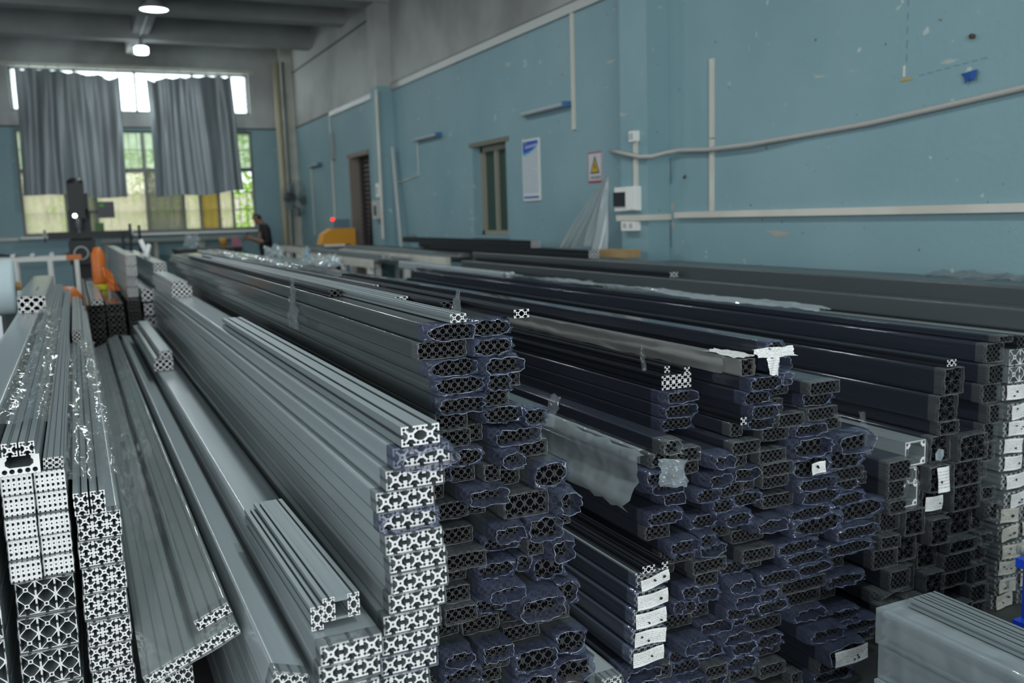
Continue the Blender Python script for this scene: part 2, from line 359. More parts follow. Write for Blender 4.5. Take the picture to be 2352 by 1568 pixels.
# high-bay lamps under the long beam
LAMPG = emit('lamp_glow', (.86, .97, 1.0), 14)
def lamp(y, z, label, bulb=False):
    t = thing('high_bay_lamp', label, 'lamp', (1.32, y, z), group='lamps under the long beam')
    if bulb:
        MB().lathe([(.0, .26), (.03, .26), (.035, .18), (.06, .16), (.095, .13)]).build('housing', GREYP, t, True)
        MB().lathe([(.095, .13), (.115, .11), (.115, .03), (.10, .006), (.0, .0)]).build('diffuser', LAMPG, t, True)
    else:
        MB().lathe([(.0, .36), (.05, .36), (.055, .20), (.09, .18), (.10, .10), (.19, .03), (.20, 0)]).build('housing', GREYP, t, True)
        MB().lathe([(.19, .004), (.0, .0)]).build('diffuser', LAMPG, t)
    MB().tube([(0, 0, .26 if bulb else .36), (0, 0, 4.74-z)], .012, 8).build('hanger_rod', STEEL, t)
    l = bpy.data.lights.new('lamp_light', 'AREA'); l.shape = 'DISK'; l.size = .22 if bulb else .38; l.energy = 55; l.color = (.88, .97, 1.0)
    put('lamp_light', l, t, (0, 0, -.012))
for i, (y, z) in enumerate(((17.4, 4.40), (14.57, 4.37), (11.7, 4.36), (8.9, 4.36), (6.1, 4.36), (3.3, 4.36), (.5, 4.36), (-2.3, 4.36), (-5.1, 4.36))):
    lamp(y, z+(.19 if i == 1 else 0), ['small glowing bulb lamp nearest the far window wall', 'glowing round lamp second from the far window wall'][i] if i < 2 else 'round lamp %s from the far window wall under the long beam' % ordn(i+1), i == 0)
tag(MB().tube([(1.19+.13, YF-.1, 4.72), (1.32, 6, 4.72)], .012, 8).build('ceiling_conduit', WHITEP), 'thin white conduit along the underside of the long beam', 'conduit')

# right wall: sliding window, gate door
w3 = struct('window_3', MB().box(XW+.10, XW+.17, 9.13, 10.05, 1.27, 1.32).box(XW+.10, XW+.17, 9.13, 10.05, 2.22, 2.28).box(XW+.10, XW+.17, 9.13, 9.155, 1.27, 2.28).box(XW+.10, XW+.17, 9.99, 10.05, 1.27, 2.28).box(XW+.09, XW+.17, 9.60, 9.635, 1.32, 2.22), mat('window_tan', (.26, .25, .20), .6))
GRN = mat('green_pane', (.028, .06, .045), .35)
MB().box(XW+.135, XW+.14, 9.155, 9.60, 1.32, 2.22).build('pane', GRN, w3); MB().box(XW+.145, XW+.15, 9.635, 9.99, 1.32, 2.22).build('pane', GRN, w3)
MB().box(XW-.015, XW+.05, 9.08, 10.1, 1.24, 1.27).build('window_sill', WALL, w3)
struct('trim_20', MB().box(XW-.012, XW+.02, 9.05, 10.12, 2.28, 2.33), mat('lintel_dark', (.16, .15, .12), .8))
d1 = struct('door_1', MB().box(XW+.16, XW+.20, 14.18, 15.28, 0, 2.54), mat('door_dark', (.035, .026, .024), .7))
SLAT = mat('gate_slat', (.10, .085, .082), .55)
for i in range(34): MB().box(XW+.13, XW+.155, 14.18, 15.28, .04+i*.074, .085+i*.074).build('slat', SLAT, d1)
for a, b in (((XW+.10, 14.85, 0), (XW+.10, 14.98, 2.5)), ((XW+.10, 14.78, 0), (XW+.10, 14.40, 2.5))): MB().bar(a, b, .05, .03).build('gate_bar', mat('gate_iron', (.03, .022, .02), .5), d1)
struct('trim_21', MB().box(XW-.03, XW+.16, 15.22, 15.28, 0, 2.54).box(XW-.02, XW+.16, 14.18, 15.40, 2.50, 2.57), mat('door_frame_tan', (.20, .17, .14), .7))

# ---------------------------------------------------------------- extrusion profiles
def circ(cx, cz, r, n=8, ph=0): return [(cx+r*math.cos(2*PI*k/n+ph), cz+r*math.sin(2*PI*k/n+ph)) for k in range(n)]
def section(nx, nz, c, o, lip, mid, cw, d, b, r, corner=0.):
    """T-slot section: slots on the outside of every cell, cavities between cells, a bore in each"""
    W, Hh = nx*c, nz*c
    sides = ((nx, lambda s, t: (s, t)), (nz, lambda s, t: (W-t, s)), (nx, lambda s, t: (W-s, Hh-t)), (nz, lambda s, t: (t, Hh-s)))
    outer = []
    for n, T in sides:
        outer.append(T(0, 0))
        for i in range(n):
            cx = (i+.5)*c
            for ds, t in ((-o, 0), (-o, lip), (-cw, lip), (-cw, mid), (-b, d), (b, d), (cw, mid), (cw, lip), (o, lip), (o, 0)): outer.append(T(cx+ds*c/2, t*c))
    holes = []
    for i in range(nx):
        for j in range(nz):
            x, z = (i+.5)*c, (j+.5)*c
            holes.append(circ(x, z, r*c, 8, PI/8))
            if i < nx-1: holes.append([(x+c/2+u*c, z+v*c) for u, v in ((-d, -b/2), (-mid*.7, -cw/2), (mid*.7, -cw/2), (d, -b/2), (d, b/2), (mid*.7, cw/2), (-mid*.7, cw/2), (-d, b/2))])
            if j < nz-1: holes.append([(x+u*c, z+c/2+v*c) for v, u in ((-d, -b/2), (-mid*.7, -cw/2), (mid*.7, -cw/2), (d, -b/2), (d, b/2), (mid*.7, cw/2), (-mid*.7, cw/2), (-d, b/2))])
            if corner:
                for u in (-1, 1):
                    for v in (-1, 1): holes.append(circ(x+u*.355*c, z+v*.355*c, corner*c, 8))
    return outer, holes
STY = {'k': dict(o=.32, lip=.07, mid=.115, cw=.64, d=.32, b=.22, r=.10),              # light slot section
       'n': dict(o=.22, lip=.10, mid=.165, cw=.50, d=.33, b=.20, r=.065, corner=.078),   # heavy section with corner bores
       'x': dict(o=.18, lip=.045, mid=.06, cw=.80, d=.37, b=.22, r=.08)}                 # thin-walled section
def sec_slab(w, h):
    o = [(0, 0), (w*.3, 0), (w*.3, h*.07), (w*.7, h*.07), (w*.7, 0), (w, 0), (w, h), (w*.7, h), (w*.7, h*.93), (w*.3, h*.93), (w*.3, h), (0, h)]
    H = [circ(w/2, h/2, w*.2, 8)]
    for z in (.27, .73): H.append([(w*.28, h*(z-.08)), (w*.75, h*(z-.06)), (w*.85, h*z), (w*.75, h*(z+.06)), (w*.28, h*(z+.08))])
    return o, H
def sec_hollow(w, h):
    k = .28*min(w, h); t = .05*min(w, h)
    o = [(0, 0), (w, 0), (w, h), (0, h)]
    H = [[(k, t), (w-k, t), (w-k, k*.6), (w-k*.6, k), (w-t, k), (w-t, h-k), (w-k*.6, h-k), (w-k, h-k*.6), (w-k, h-t), (k, h-t), (k, h-k*.6), (k*.6, h-k), (t, h-k), (t, k), (k*.6, k), (k, k*.6)]]
    for x in (k*.38, w-k*.38):
        for z in (k*.38, h-k*.38): H.append(circ(x, z, k*.24, 8))
    return o, H
CACHE = {}
def profile(key, sec, L, mats):
    if key in CACHE: return CACHE[key]
    o, H = sec; loops = [o]+H; flat = [p for l in loops for p in l]
    tri = tessellate_polygon([[Vector((x, z, 0)) for x, z in l] for l in loops])
    n = len(flat); b = MB()
    b.v = [(x, 0, z) for x, z in flat]+[(x, L, z) for x, z in flat]
    def a2(t): (x0, z0), (x1, z1), (x2, z2) = (flat[i] for i in t); return (x1-x0)*(z2-z0)-(x2-x0)*(z1-z0)
    for t in tri:
        t = tuple(t) if a2(t) > 0 else tuple(t)[::-1]
        b.f.append(t); b.m.append(1); b.f.append(tuple(i+n for i in t[::-1])); b.m.append(1)
    k = 0
    for li, l in enumerate(loops):
        A = sum(l[i][0]*l[(i+1) % len(l)][1]-l[(i+1) % len(l)][0]*l[i][1] for i in range(len(l)))
        fl = (A > 0) == (li == 0)
        for i in range(len(l)):
            p, q = k+i, k+(i+1) % len(l); f = (p, p+n, q+n, q); b.f.append(f if fl else f[::-1]); b.m.append(0)
        k += len(l)
    me = b.mesh('profile_section', mats, fix=False); CACHE[key] = me; return me
def slot(nx, nz, c, sty='k', black=True, L=6.0):
    return profile((nx, nz, c, sty, black, L), section(nx, nz, c, **STY[sty]), L, [BLK, BLKCUT] if black else [ALU, ALUCUT])

def film_mesh(w, h, L, kind, R, mt, back=.02):
    """wrapping film round a bundle w x h (origin at its lower left front corner), its end loose or cut"""
    a, bb = w/2+.0012, h/2+.0005; m = 32; P = []
    per = [(-1+2*i/8, -1) for i in range(8)]+[(1, -1+2*i/8) for i in range(8)]+[(1-2*i/8, 1) for i in range(8)]+[(-1, 1-2*i/8) for i in range(8)]
    s = R.uniform(.93, 1.06); ox, oz = R.uniform(-.12, .12), R.uniform(-.16, .10); pw = R.uniform(1.9, 3.2); sl = R.random() < .35
    body = [(L+back, 0, 1, .001), (L*.75, 0, 1, .0015), (L*.5, 0, 1, .0015), (L*.25, 0, 1, .0015), (.10, 0, 1, .001), (.035, 0, 1, .0012)]
    if kind == 'o':
        e = R.uniform(.7, 1.5)
        if sl: rings = body+[(.004, 0, 1, .001), (-.010*e, .05, 1, .005), (-.022*e, .3, .99, .008), (-.034*e, .6, .97, .008), (-.040*e, .8, .96*s, .005), (-.0405*e, .8, .975*s, .004)]
        else: rings = body+[(.004, 0, 1, .001), (-.010*e, 0, 1, .005), (-.019*e, .25, 1.0, .008), (-.021*e, .65, .98, .007), (-.016*e, .95, .94*s, .005), (-.0165*e, .97, .955*s, .003)]
    else:
        rings = body+[(.0, 0, 1, .0008), (-.006, .05, 1, .0015), (-.009, .15, .99, .0015)]
    v = []; f = []
    ph = [R.uniform(0, 6.28) for _ in range(6)]; fr = [R.randint(3, 11) for _ in range(3)]
    for y, t, sc, jit in rings:
        for k, (u, q) in enumerate(per):
            th = math.atan2(q, u); rr = (abs(math.cos(th))**pw+abs(math.sin(th))**pw)**(-1/pw); ov = (rr*math.cos(th), rr*math.sin(th))
            x = ((1-t)*u+t*(ov[0]+ox))*a*sc; z = ((1-t)*q+t*(ov[1]+oz))*bb*sc
            wv = math.sin(fr[0]*th+ph[0])+.6*math.sin(fr[1]*th+ph[1])+.5*R.uniform(-1, 1)
            if y > .002: wv = -abs(wv)*.5
            x += jit*.5*wv*math.cos(th); z += jit*.5*wv*math.sin(th)
            yy = y+(jit*1.2*(math.sin(fr[2]*th+ph[2])+R.uniform(-.6, .6)) if y < .02 else 0)
            q2 = .0 if y < -.004 else 0
            v.append((min(max(x, -a-q2), a+q2)+w/2, yy, min(max(z, -bb-q2), bb+q2)+h/2))
    for i in range(len(rings)-1):
        for k in range(m): f.append((i*m+k, i*m+(k+1) % m, (i+1)*m+(k+1) % m, (i+1)*m+k))
    b = MB(); b.v = v; b.f = f
    tip = 4*m if kind == 'o' else 99*m
    mats = list(mt) if isinstance(mt, (list, tuple)) else [mt]
    b.m = [(1 if (len(mats) > 1 and i >= 5*m) else 0) for i in range(len(f))]
    # rolled rim of the film
    k0 = (len(rings)-1)*m; rim = [Vector(v[k0+k]) for k in range(m)]; er = .0007 if kind == 'o' else .0005
    n0 = len(b.v)
    for k in range(m):
        d = (rim[(k+1) % m]-rim[k-1]).normalized(); n1 = Vector((0, 1, 0)); n1 = (n1-d*n1.dot(d)).normalized(); n2 = d.cross(n1); q = er*R.uniform(.3, 1.6)
        b.v += [tuple(rim[k]+(n1*math.cos(2*PI*j/4)+n2*math.sin(2*PI*j/4))*q) for j in range(4)]
    for k in range(m):
        for j in range(4):
            p0, p1 = n0+k*4, n0+((k+1) % m)*4; b.f.append((p0+j, p0+(j+1) % 4, p1+(j+1) % 4, p1+j)); b.m.append(len(mats))
    mats.append(FILM_EDGE if FILM_BLUE in mats else FILM_EDGE_C)
    return b.mesh('film_wrap', mats, True, fix=False)

def tag_mesh(w, h, R, bend=.004):
    b = MB(); n = 8; v = []; f = []
    ph = R.uniform(0, 6)
    for j in range(5):
        for i in range(n+1): v.append((w*i/n-w/2, -.0015+bend*math.sin(ph+4.5*i/n)*(.3+.7*abs(j/4-.5)*2), h*j/4-h/2))
    for j in range(4):
        for i in range(n): a = j*(n+1)+i; f.append((a, a+1, a+n+2, a+n+1))
    b.add(v, f); k = len(v); b.add([(x, y+.0012, z) for x, y, z in v], [q[::-1] for q in f])
    return b
SPOT = mat('punched_hole', (.015, .015, .015), .8)
def paper_tag(parent, x, z, w, h, R, shaded=False, y=-.012, rot=0.):
    t = tag_mesh(w, h, R).build('paper_tag', PAPER_SHADED if shaded else PAPER, parent, loc=(x, y, z), rot=(R.uniform(-.06, .06), R.uniform(-.07, .07)+rot, 0))
    t['label'] = 'white printed paper tag'
    for k in range(R.randint(1, 3)):
        px, pz = R.uniform(-.3, .3)*w, R.uniform(-.25, .25)*h; q = []
        nn = 7
        for i in range(nn): rr = R.uniform(.0018, .0052); q.append((px+rr*1.2*math.cos(2*PI*i/nn), pz+rr*math.sin(2*PI*i/nn)))
        MB().prism(q, -.0068, -.0062).build('torn_hole', SPOT, t)
    return t

def bundle(name, label, cat, x, y, z, cols, cellmesh, pitch, rows=1, rpitch=0., L=6.0, fm=None, kind=None, R=None, rot=(0,0,0), group=None, pad=(.0025, .0015), hh=None, sway=.0):
    t = thing(name, label, cat, (x, y, z), rot, group)
    for j in range(rows):
        for i in range(cols):
            put('profile', cellmesh, t, (pad[0]+i*pitch, R.uniform(0, sway) if (R and sway) else 0, pad[1]+j*rpitch))
    if fm is not None:
        put('film_wrap', film_mesh(cols*pitch, hh, L, kind, R, fm), t, (pad[0], 0, pad[1]))
    return t

def crib(x0, x1, y0, y1, top, label):
    t = thing('timber_cribbing', label, 'timber', (x0, y0, 0), group='timber cribbing under the stacks')
    n = max(1, round(top/.12)); h = top/n
    for i in range(n):
        for k in range(3):
            y = .1+(y1-y0-.32)*k/2; MB().box(0, x1-x0, y, y+.12, i*h, (i+1)*h).build('beam', TIMBER, t)
    return t
def rows_of(items):
    """name rows from the top and places from the left"""
    srt = sorted(range(len(items)), key=lambda i: -items[i][1]); rows = []; cur = []; z0 = None
    for i in srt:
        if z0 is None or z0-items[i][1] > .026: cur = []; rows.append(cur); z0 = items[i][1]
        cur.append(i)
    out = {}
    for r, ids in enumerate(rows):
        for k, i in enumerate(sorted(ids, key=lambda i: items[i][0])): out[i] = (r+1, k+1)
    return out
def low(n): return 'row %d' % n if n > 29 else ordn(n)+' row'

PILE_MIDDLE = [(0.709,1.211,0.02,6,2,'o'),(0.834,1.211,0.02,5,2,'o'),(0.696,1.168,0.02,6,2,'c'),(0.821,1.168,0.02,5,2,'o'),(0.716,1.125,0.02,6,2,'o'),
  (0.841,1.125,0.02,5,2,'o'),(0.731,1.082,0.02,6,2,'o'),(0.864,1.039,0.02,3,2,'c'),(0.856,1.082,0.02,3,2,'o'),(0.729,1.039,0.02,6,2,'o'),
  (0.854,0.996,0.02,5,2,'o'),(0.959,0.984,0.02,3,2,'o'),(0.731,0.996,0.02,4,2,'c'),(0.736,0.953,0.02,4,2,'c'),(0.873,0.941,0.02,6,2,'o'),
  (0.738,0.91,0.02,5,2,'o'),(0.851,0.855,0.02,2,2,'c'),(0.871,0.898,0.02,3,2,'o'),(0.984,0.817,0.03,3,2,'o'),(0.711,0.867,0.02,3,2,'o'),
  (0.788,0.812,0.02,5,2,'o'),(0.896,0.754,0.03,4,2,'c'),(1.021,0.754,0.03,2,2,'o'),(0.712,0.769,0.02,5,2,'c'),(0.854,0.711,0.02,4,2,'o'),
  (0.952,0.691,0.03,3,2,'o'),(0.733,0.657,0.02,5,2,'c'),(0.847,0.668,0.02,5,2,'o'),(0.96,0.648,0.02,2,2,'c'),(1.011,0.628,0.03,2,2,'o'),
  (0.818,0.614,0.02,5,2,'o'),(0.936,0.605,0.02,2,2,'o'),(0.988,0.565,0.03,3,2,'o'),(0.737,0.567,0.02,3,2,'c'),(0.816,0.571,0.02,5,2,'o'),
  (0.906,0.502,0.03,4,2,'o'),(1.036,0.502,0.03,2,2,'o'),(0.724,0.524,0.02,4,2,'c'),(0.809,0.528,0.02,4,2,'o'),(0.71,0.418,0.02,4,2,'o'),
  (0.812,0.41,0.02,4,2,'o'),(0.909,0.34,0.03,4,2,'o'),(1.034,0.356,0.03,3,2,'o'),(0.712,0.367,0.02,5,2,'o'),(0.824,0.367,0.02,4,2,'c'),
  (0.901,0.277,0.03,4,2,'o'),(1.026,0.277,0.03,4,2,'o'),(0.705,0.277,0.02,6,2,'f'),(0.83,0.277,0.02,3,2,'f'),(0.705,0.321,0.02,6,2,'f'),
  (0.83,0.321,0.02,3,2,'f'),(0.91,0.405,0.02,5,2,'f'),(1.015,0.421,0.02,5,2,'f'),(0.9,0.449,0.02,5,2,'f'),(0.795,0.453,0.02,5,2,'f'),
  (0.705,0.461,0.02,4,2,'f'),(0.705,0.609,0.02,5,2,'f'),(1.05,0.693,0.02,3,2,'f'),(0.705,0.701,0.02,6,2,'f'),(0.82,0.753,0.02,3,2,'f'),
  (0.705,0.813,0.02,3,2,'f'),(0.895,0.817,0.02,4,2,'f'),(0.775,0.857,0.02,3,2,'f'),(0.935,0.861,0.02,2,2,'f'),(0.98,0.881,0.02,4,2,'f'),
  (1,0.925,0.02,2,2,'f'),(0.82,0.953,0.02,2,2,'f'),
  (0.92,1.081,0.02,2,2,'f')]
PILE_WIDE = [(1.412,0.5553,0.02,4,2,'c'),(1.753,1.001,0.025,2,2,'c'),(1.846,1.007,0.025,2,2,'o'),(1.832,1.06,0.02,3,2,'o'),(1.763,0.958,0.02,6,2,'o'),
  (1.888,0.964,0.02,2,2,'o'),(1.756,0.915,0.02,5,2,'o'),(1.874,0.872,0.02,3,2,'c'),(1.769,0.872,0.02,5,2,'o'),(1.887,0.829,0.02,5,2,'c'),
  (1.782,0.829,0.02,5,2,'o'),(1.952,0.786,0.02,7,2,'o'),(1.703,0.77,0.02,5,2,'c'),(1.811,0.727,0.02,5,2,'c'),(1.847,0.786,0.02,5,2,'c'),
  (2.012,0.915,0.02,6,2,'c'),(2.018,0.872,0.02,6,2,'o'),(2.018,0.829,0.02,6,2,'c'),(1.943,0.723,0.03,5,2,'o'),(2.098,0.723,0.03,5,2,'o'),
  (2.102,0.66,0.03,5,2,'o'),(2.257,0.717,0.02,2,2,'c'),(1.818,0.684,0.02,6,2,'c'),(1.947,0.66,0.03,5,2,'o'),(2.113,0.617,0.02,7,2,'c'),
  (1.6946,0.727,0.02,4,2,'c'),(1.713,0.684,0.02,5,2,'o'),(1.837,0.641,0.02,5,2,'c'),(1.948,0.617,0.02,8,2,'o'),(2.135,0.574,0.02,6,2,'o'),
  (1.97,0.574,0.02,8,2,'o'),(1.72,0.598,0.02,6,2,'o'),(1.845,0.574,0.02,6,2,'c'),(1.905,0.531,0.02,9,2,'o'),(2.092,0.531,0.02,9,2,'o'),
  (1.635,0.598,0.02,4,2,'o'),(1.675,0.555,0.02,5,2,'o'),(1.78,0.516,0.02,6,2,'o'),(1.945,0.468,0.03,7,2,'o'),(2.16,0.468,0.03,7,2,'o'),
  (1.746,0.473,0.02,6,2,'c'),(1.87,0.425,0.02,8,2,'o'),(2.116,0.425,0.02,9,2,'o'),(1.689,0.387,0.02,5,2,'o'),(1.74,0.43,0.02,6,2,'c'),
  (1.906,0.382,0.02,8,2,'o'),(2.079,0.382,0.02,10,2,'o'),(1.684,0.344,0.02,5,2,'o'),(1.815,0.339,0.02,7,2,'o'),(1.96,0.339,0.02,7,2,'o'),
  (2.109,0.314,0.02,5,2,'c'),(1.685,0.301,0.02,5,2,'o'),(1.796,0.296,0.02,4,2,'o'),(2.086,0.271,0.02,8,2,'o'),(1.892,0.296,0.02,9,2,'c'),
  (1.68,0.258,0.02,5,2,'o'),(1.796,0.253,0.02,6,2,'o'),(1.921,0.235,0.02,8,2,'c'),(1.939,0.192,0.02,7,2,'o'),(2.089,0.149,0.02,7,2,'o'),
  (1.731,0.215,0.02,3,2,'o'),(1.794,0.172,0.02,7,2,'c'),(1.944,0.149,0.02,7,2,'o'),(2.142,0.105,0.02,8,2,'o'),(1.669,0.172,0.02,6,2,'o'),
  (1.712,0.129,0.02,5,2,'o'),(1.817,0.124,0.02,5,2,'o'),(1.987,0.086,0.03,5,2,'o'),(1.986,0.043,0.02,8,2,'c'),(1.975,0,0.02,8,2,'o'),
  (1.692,0.086,0.02,6,2,'o'),(1.817,0.081,0.02,6,2,'c'),(1.71,0,0.02,4,2,'o'),(1.71,0.043,0.02,5,2,'c'),(1.815,0.038,0.02,5,2,'c'),
  (2.156,0.062,0.02,7,2,'c'),(1.392,0.7285,0.02,6,2,'o'),(1.517,0.7718,0.02,4,2,'c'),(1.6093,0.748,0.02,4,2,'o'),(1.61,0.684,0.02,4,2,'o'),
  (1.426,0.6852,0.02,6,2,'o'),(1.578,0.641,0.02,4,2,'o'),(1.679,0.641,0.02,4,2,'c'),(1.524,0.7285,0.02,4,2,'c'),(1.482,0.6419,0.02,4,2,'o'),
  (1.411,0.5986,0.02,6,2,'o'),(1.57,0.555,0.02,5,2,'o'),(1.461,0.512,0.02,5,2,'o'),(1.573,0.512,0.02,3,2,'o'),(1.65,0.512,0.02,4,2,'c'),
  (1.463,0.469,0.02,6,2,'c'),(1.588,0.469,0.02,5,2,'o'),(1.564,0.426,0.02,6,2,'c'),(1.577,0.383,0.02,4,2,'c'),(1.512,0.364,0.02,3,2,'o'),
  (1.577,0.34,0.02,4,2,'o'),(1.491,0.321,0.02,2,2,'o'),(1.536,0.297,0.02,3,2,'o'),(1.606,0.215,0.02,6,2,'o'),(1.499,0.2,0.02,5,2,'o'),
  (1.607,0.129,0.02,5,2,'o'),(1.482,0.157,0.02,6,2,'o'),(1.397,0.14,0.02,4,2,'c'),(1.502,0.114,0.02,5,2,'o'),(1.605,0.043,0.02,5,2,'o'),
  (1.607,0.086,0.02,4,2,'c'),(1.417,0.097,0.02,4,2,'o'),(1.52,0.071,0.02,4,2,'o'),(1.605,0,0.02,5,2,'o'),(1.485,0,0.02,5,2,'f'),(1.92,0,0.02,2,2,'f'),
  (2.14,0,0.02,6,2,'f'),(2.305,0.045,0.02,2,2,'f'),(2.09,0.195,0.02,6,2,'f'),(1.375,0.23,0.02,6,2,'f'),(1.5,0.245,0.02,5,2,'f'),(1.605,0.26,0.02,3,2,'f'),
  (1.795,0.385,0.02,3,2,'f'),(1.475,0.41,0.02,4,2,'f'),(2.305,0.42,0.02,2,2,'f'),(2.035,0.425,0.02,3,2,'f'),(1.695,0.43,0.02,2,2,'f'),
  (2.26,0.575,0.02,3,2,'f'),(2.26,0.62,0.02,3,2,'f'),(1.765,0.64,0.02,3,2,'f'),(2.26,0.665,0.02,3,2,'f'),(2.1,0.785,0.02,4,2,'f'),
  (1.735,0.815,0.02,2,2,'f'),
  (1.865,0.915,0.02,6,2,'f')]
PILE_RIGHT = [(2.603,0.85,0.045,2,2,'q'),(2.591,0.756,0.045,2,2,'q'),(2.61,0.707,0.045,2,1,'q'),(2.579,0.613,0.045,2,2,'q'),(2.673,0.611,0.045,3,2,'q'),
  (2.667,0.517,0.045,3,2,'q'),(2.355,0.586,0.022,5,3,'s'),(2.824,0.937,0.022,4,3,'s'),(2.808,0.867,0.022,4,3,'s'),(2.803,0.797,0.022,4,3,'s'),
  (2.818,0.727,0.022,3,3,'s'),(2.819,0.657,0.022,3,3,'s'),(2.812,0.587,0.022,3,3,'s'),(2.807,0.517,0.022,3,3,'s'),(2.867,1.007,0.022,3,1,'s'),
  (2.469,0.615,0.001,96,86,'v'),(2.469,0.558,0.001,45,57,'v'),(2.467,0.468,0.001,78,90,'v'),(2.545,0.519,0.045,2,2,'q'),(2.375,0.516,0.022,4,3,'s'),
  (2.373,0.468,0.022,4,2,'s'),(2.368,0.398,0.022,4,3,'s'),(2.339,0.35,0.022,4,2,'s'),(2.321,0.28,0.022,5,3,'s'),(2.364,0.21,0.022,4,3,'s'),
  (2.319,0.162,0.022,5,2,'s'),(2.334,0.092,0.022,4,3,'s'),(2.46,0.374,0.045,2,2,'q'),(2.443,0.28,0.045,2,2,'q'),(2.457,0.172,0.022,3,4,'s'),
  (2.433,0.123,0.045,2,1,'q'),(2.439,0.074,0.045,2,1,'q'),(2.56,0.425,0.045,2,2,'q'),(2.554,0.331,0.045,2,2,'q'),(2.537,0.237,0.045,2,2,'q'),
  (2.535,0.143,0.045,2,2,'q'),(2.534,0.049,0.045,2,2,'q'),(2.55,0,0.045,2,1,'q'),(2.684,0.423,0.045,3,2,'q'),(2.666,0.329,0.045,3,2,'q'),
  (2.652,0.28,0.045,3,1,'q'),(2.631,0.21,0.022,7,3,'s'),(2.63,0.14,0.022,7,3,'s'),(2.632,0.049,0.045,3,1,'q'),(2.657,0,0.045,3,1,'q'),
  (2.824,0.446,0.022,3,2,'s'),(2.825,0.376,0.022,3,3,'s'),(2.81,0.328,0.022,3,2,'s'),(2.813,0.28,0.022,3,2,'s'),(2.789,0.21,0.022,4,3,'s'),
  (2.799,0.14,0.022,3,3,'s'),(2.778,0.07,0.022,4,3,'s'),(2.796,0,0.022,3,3,'s'),(2.33,0,0.02,6,2,'f'),(2.455,0,0.02,4,2,'f'),(2.87,0,0.02,3,2,'f'),
  (2.87,0.05,0.02,3,2,'f'),(2.87,0.1,0.02,3,2,'f'),(2.89,0.65,0.02,2,2,'f'),
  (2.89,0.7,0.02,2,2,'f')]


# middle pile: black sections in blue film, tall, next to the silver stack
def pile(data, Y, where, group, L, seed, right=False, front=None, fd=None):
    fd = fd or FILM_DARK
    R = random.Random(seed); nm = rows_of(data)
    for i, (x, z, c, n, nz, fl) in enumerate(data):
        r, k = nm[i]; y = Y+R.uniform(-.035, .03)+(.05 if fl == 'f' else 0)
        if front and (x, z) in front: y += front[(x, z)]
        look = {'o': 'black extrusion bundle, blue film open at end', 'c': 'black extrusion bundle, clear film trimmed flush', 'f': 'black extrusion bundle, film end set back'}.get(fl, 'black extrusion bundle in clear film')
        if fl == 'v':
            t = thing('profile_tube', 'silver hollow square extrusion, %s down, %s from left, %s' % (low(r), ordn(k), where), 'extrusion', (x, y, z), group=group)
            put('profile', profile(('h', n, nz), sec_hollow(n/1000, nz/1000-.002), L, [ALU, ALUCUT]), t)
            put('film_wrap', film_mesh(n/1000-.004, nz/1000-.005, L, 'c', R, [FILM_CLEAR]), t, (.002, 0, .001)); continue
        lab = '%s, %s down, %s from left, %s' % (look, low(r), ordn(k), where)
        if right and fl != 'f':
            big = c > .03
            me = slot(1, 1, c, 'x', True, L) if big else slot(1, nz, c, 'k', True, L)
            t = bundle('profile_bundle', lab, 'bundle', x, y, z, n, me, c, nz if big else 1, c, L, [FILM_DARK, FILM_CLEAR], 'c' if R.random() < .86 else 'o', R, group=group, pad=(.002, .0015), hh=nz*c, sway=.006)
            if (x, z) == (2.545, .519): paper_tag(t, .055, .045, .050, .088, R, y=-.016)
            if (x, z) == (2.56, .425): paper_tag(t, .050, .042, .088, .050, R, y=-.016)
            if (x, z) == (2.579, .613): put('film_scrap', tag_mesh(.05, .04, R, .012).mesh('film_scrap', FILM_MILK, True), t, (.03, -.018, .03), (0, .3, 0))
        else:
            fm = [FILM_GREY, FILM_GREY] if (c == .025 and fl == 'c') else [fd, FILM_CLEAR if fl in 'cf' else FILM_BLUE]
            t = bundle('profile_bundle', lab, 'bundle', x, y, z, n, slot(1, 2, c, 'k', True, L), c, 1, 0, L, fm, 'o' if fl == 'o' else 'c', R, group=group, hh=2*c, sway=.006)
            if (x, z) == (1.947, .66): paper_tag(t, .075, .034, .056, .036, R, y=-.042)
            if c == .03 and .08 < z < .09 and fl == 'o': paper_tag(t, n*c/2, .033, .130, .050, R, y=-.045)
pile(PILE_MIDDLE, 2.0, 'middle pile', 'bundles in the middle black pile', 6.1, 11, fd=FILM_MID)
FR = {(x, z): -.09 for x, z, c, n, nz, f in PILE_WIDE if x > 1.9 and z < .15 and x < 2.05}
pile(PILE_WIDE, 2.15, 'wide pile', 'bundles in the wide black pile', 6.0, 12, front=FR)
crib(.70, 1.12, 2.1, 8.0, .2765, 'timber cribbing under the middle pile')
pile(PILE_RIGHT, 2.15, 'right pile', 'bundles in the right black pile', 6.0, 13, True)
# tag on the low protruding bundle of the wide pile
RT = random.Random(77)

# white-tagged stack in front of the wide pile
RW = random.Random(5)
W5 = [(1.290, .317), (1.303, .363), (1.316, .409), (1.330, .455), (1.344, .501)]
for i, (x, z) in enumerate(W5[:4]):
    t = bundle('tagged_bundle', 'dark bundle with large white paper tag, %s from bottom of tagged stack' % ordn(i+1), 'bundle', x-.045, 1.97+.012*i, z-.02, 5, slot(1, 2, .02, 'k', False, 6.0), .02, 1, 0, 6.0, [FILM_DARK, FILM_BLUE], 'c', RW, group='white-tagged bundles', hh=.04)
    paper_tag(t, .05, .02, .100, .041, RW, y=-.020)
t = bundle('tagged_bundle', 'dark bundle with torn white paper tag, top of tagged stack', 'bundle', 1.344-.045, 2.02, .480, 5, slot(1, 2, .02, 'k', False, 6.0), .02, 1, 0, 6.0, [FILM_DARK, FILM_BLUE], 'c', RW, group='white-tagged bundles', hh=.036)
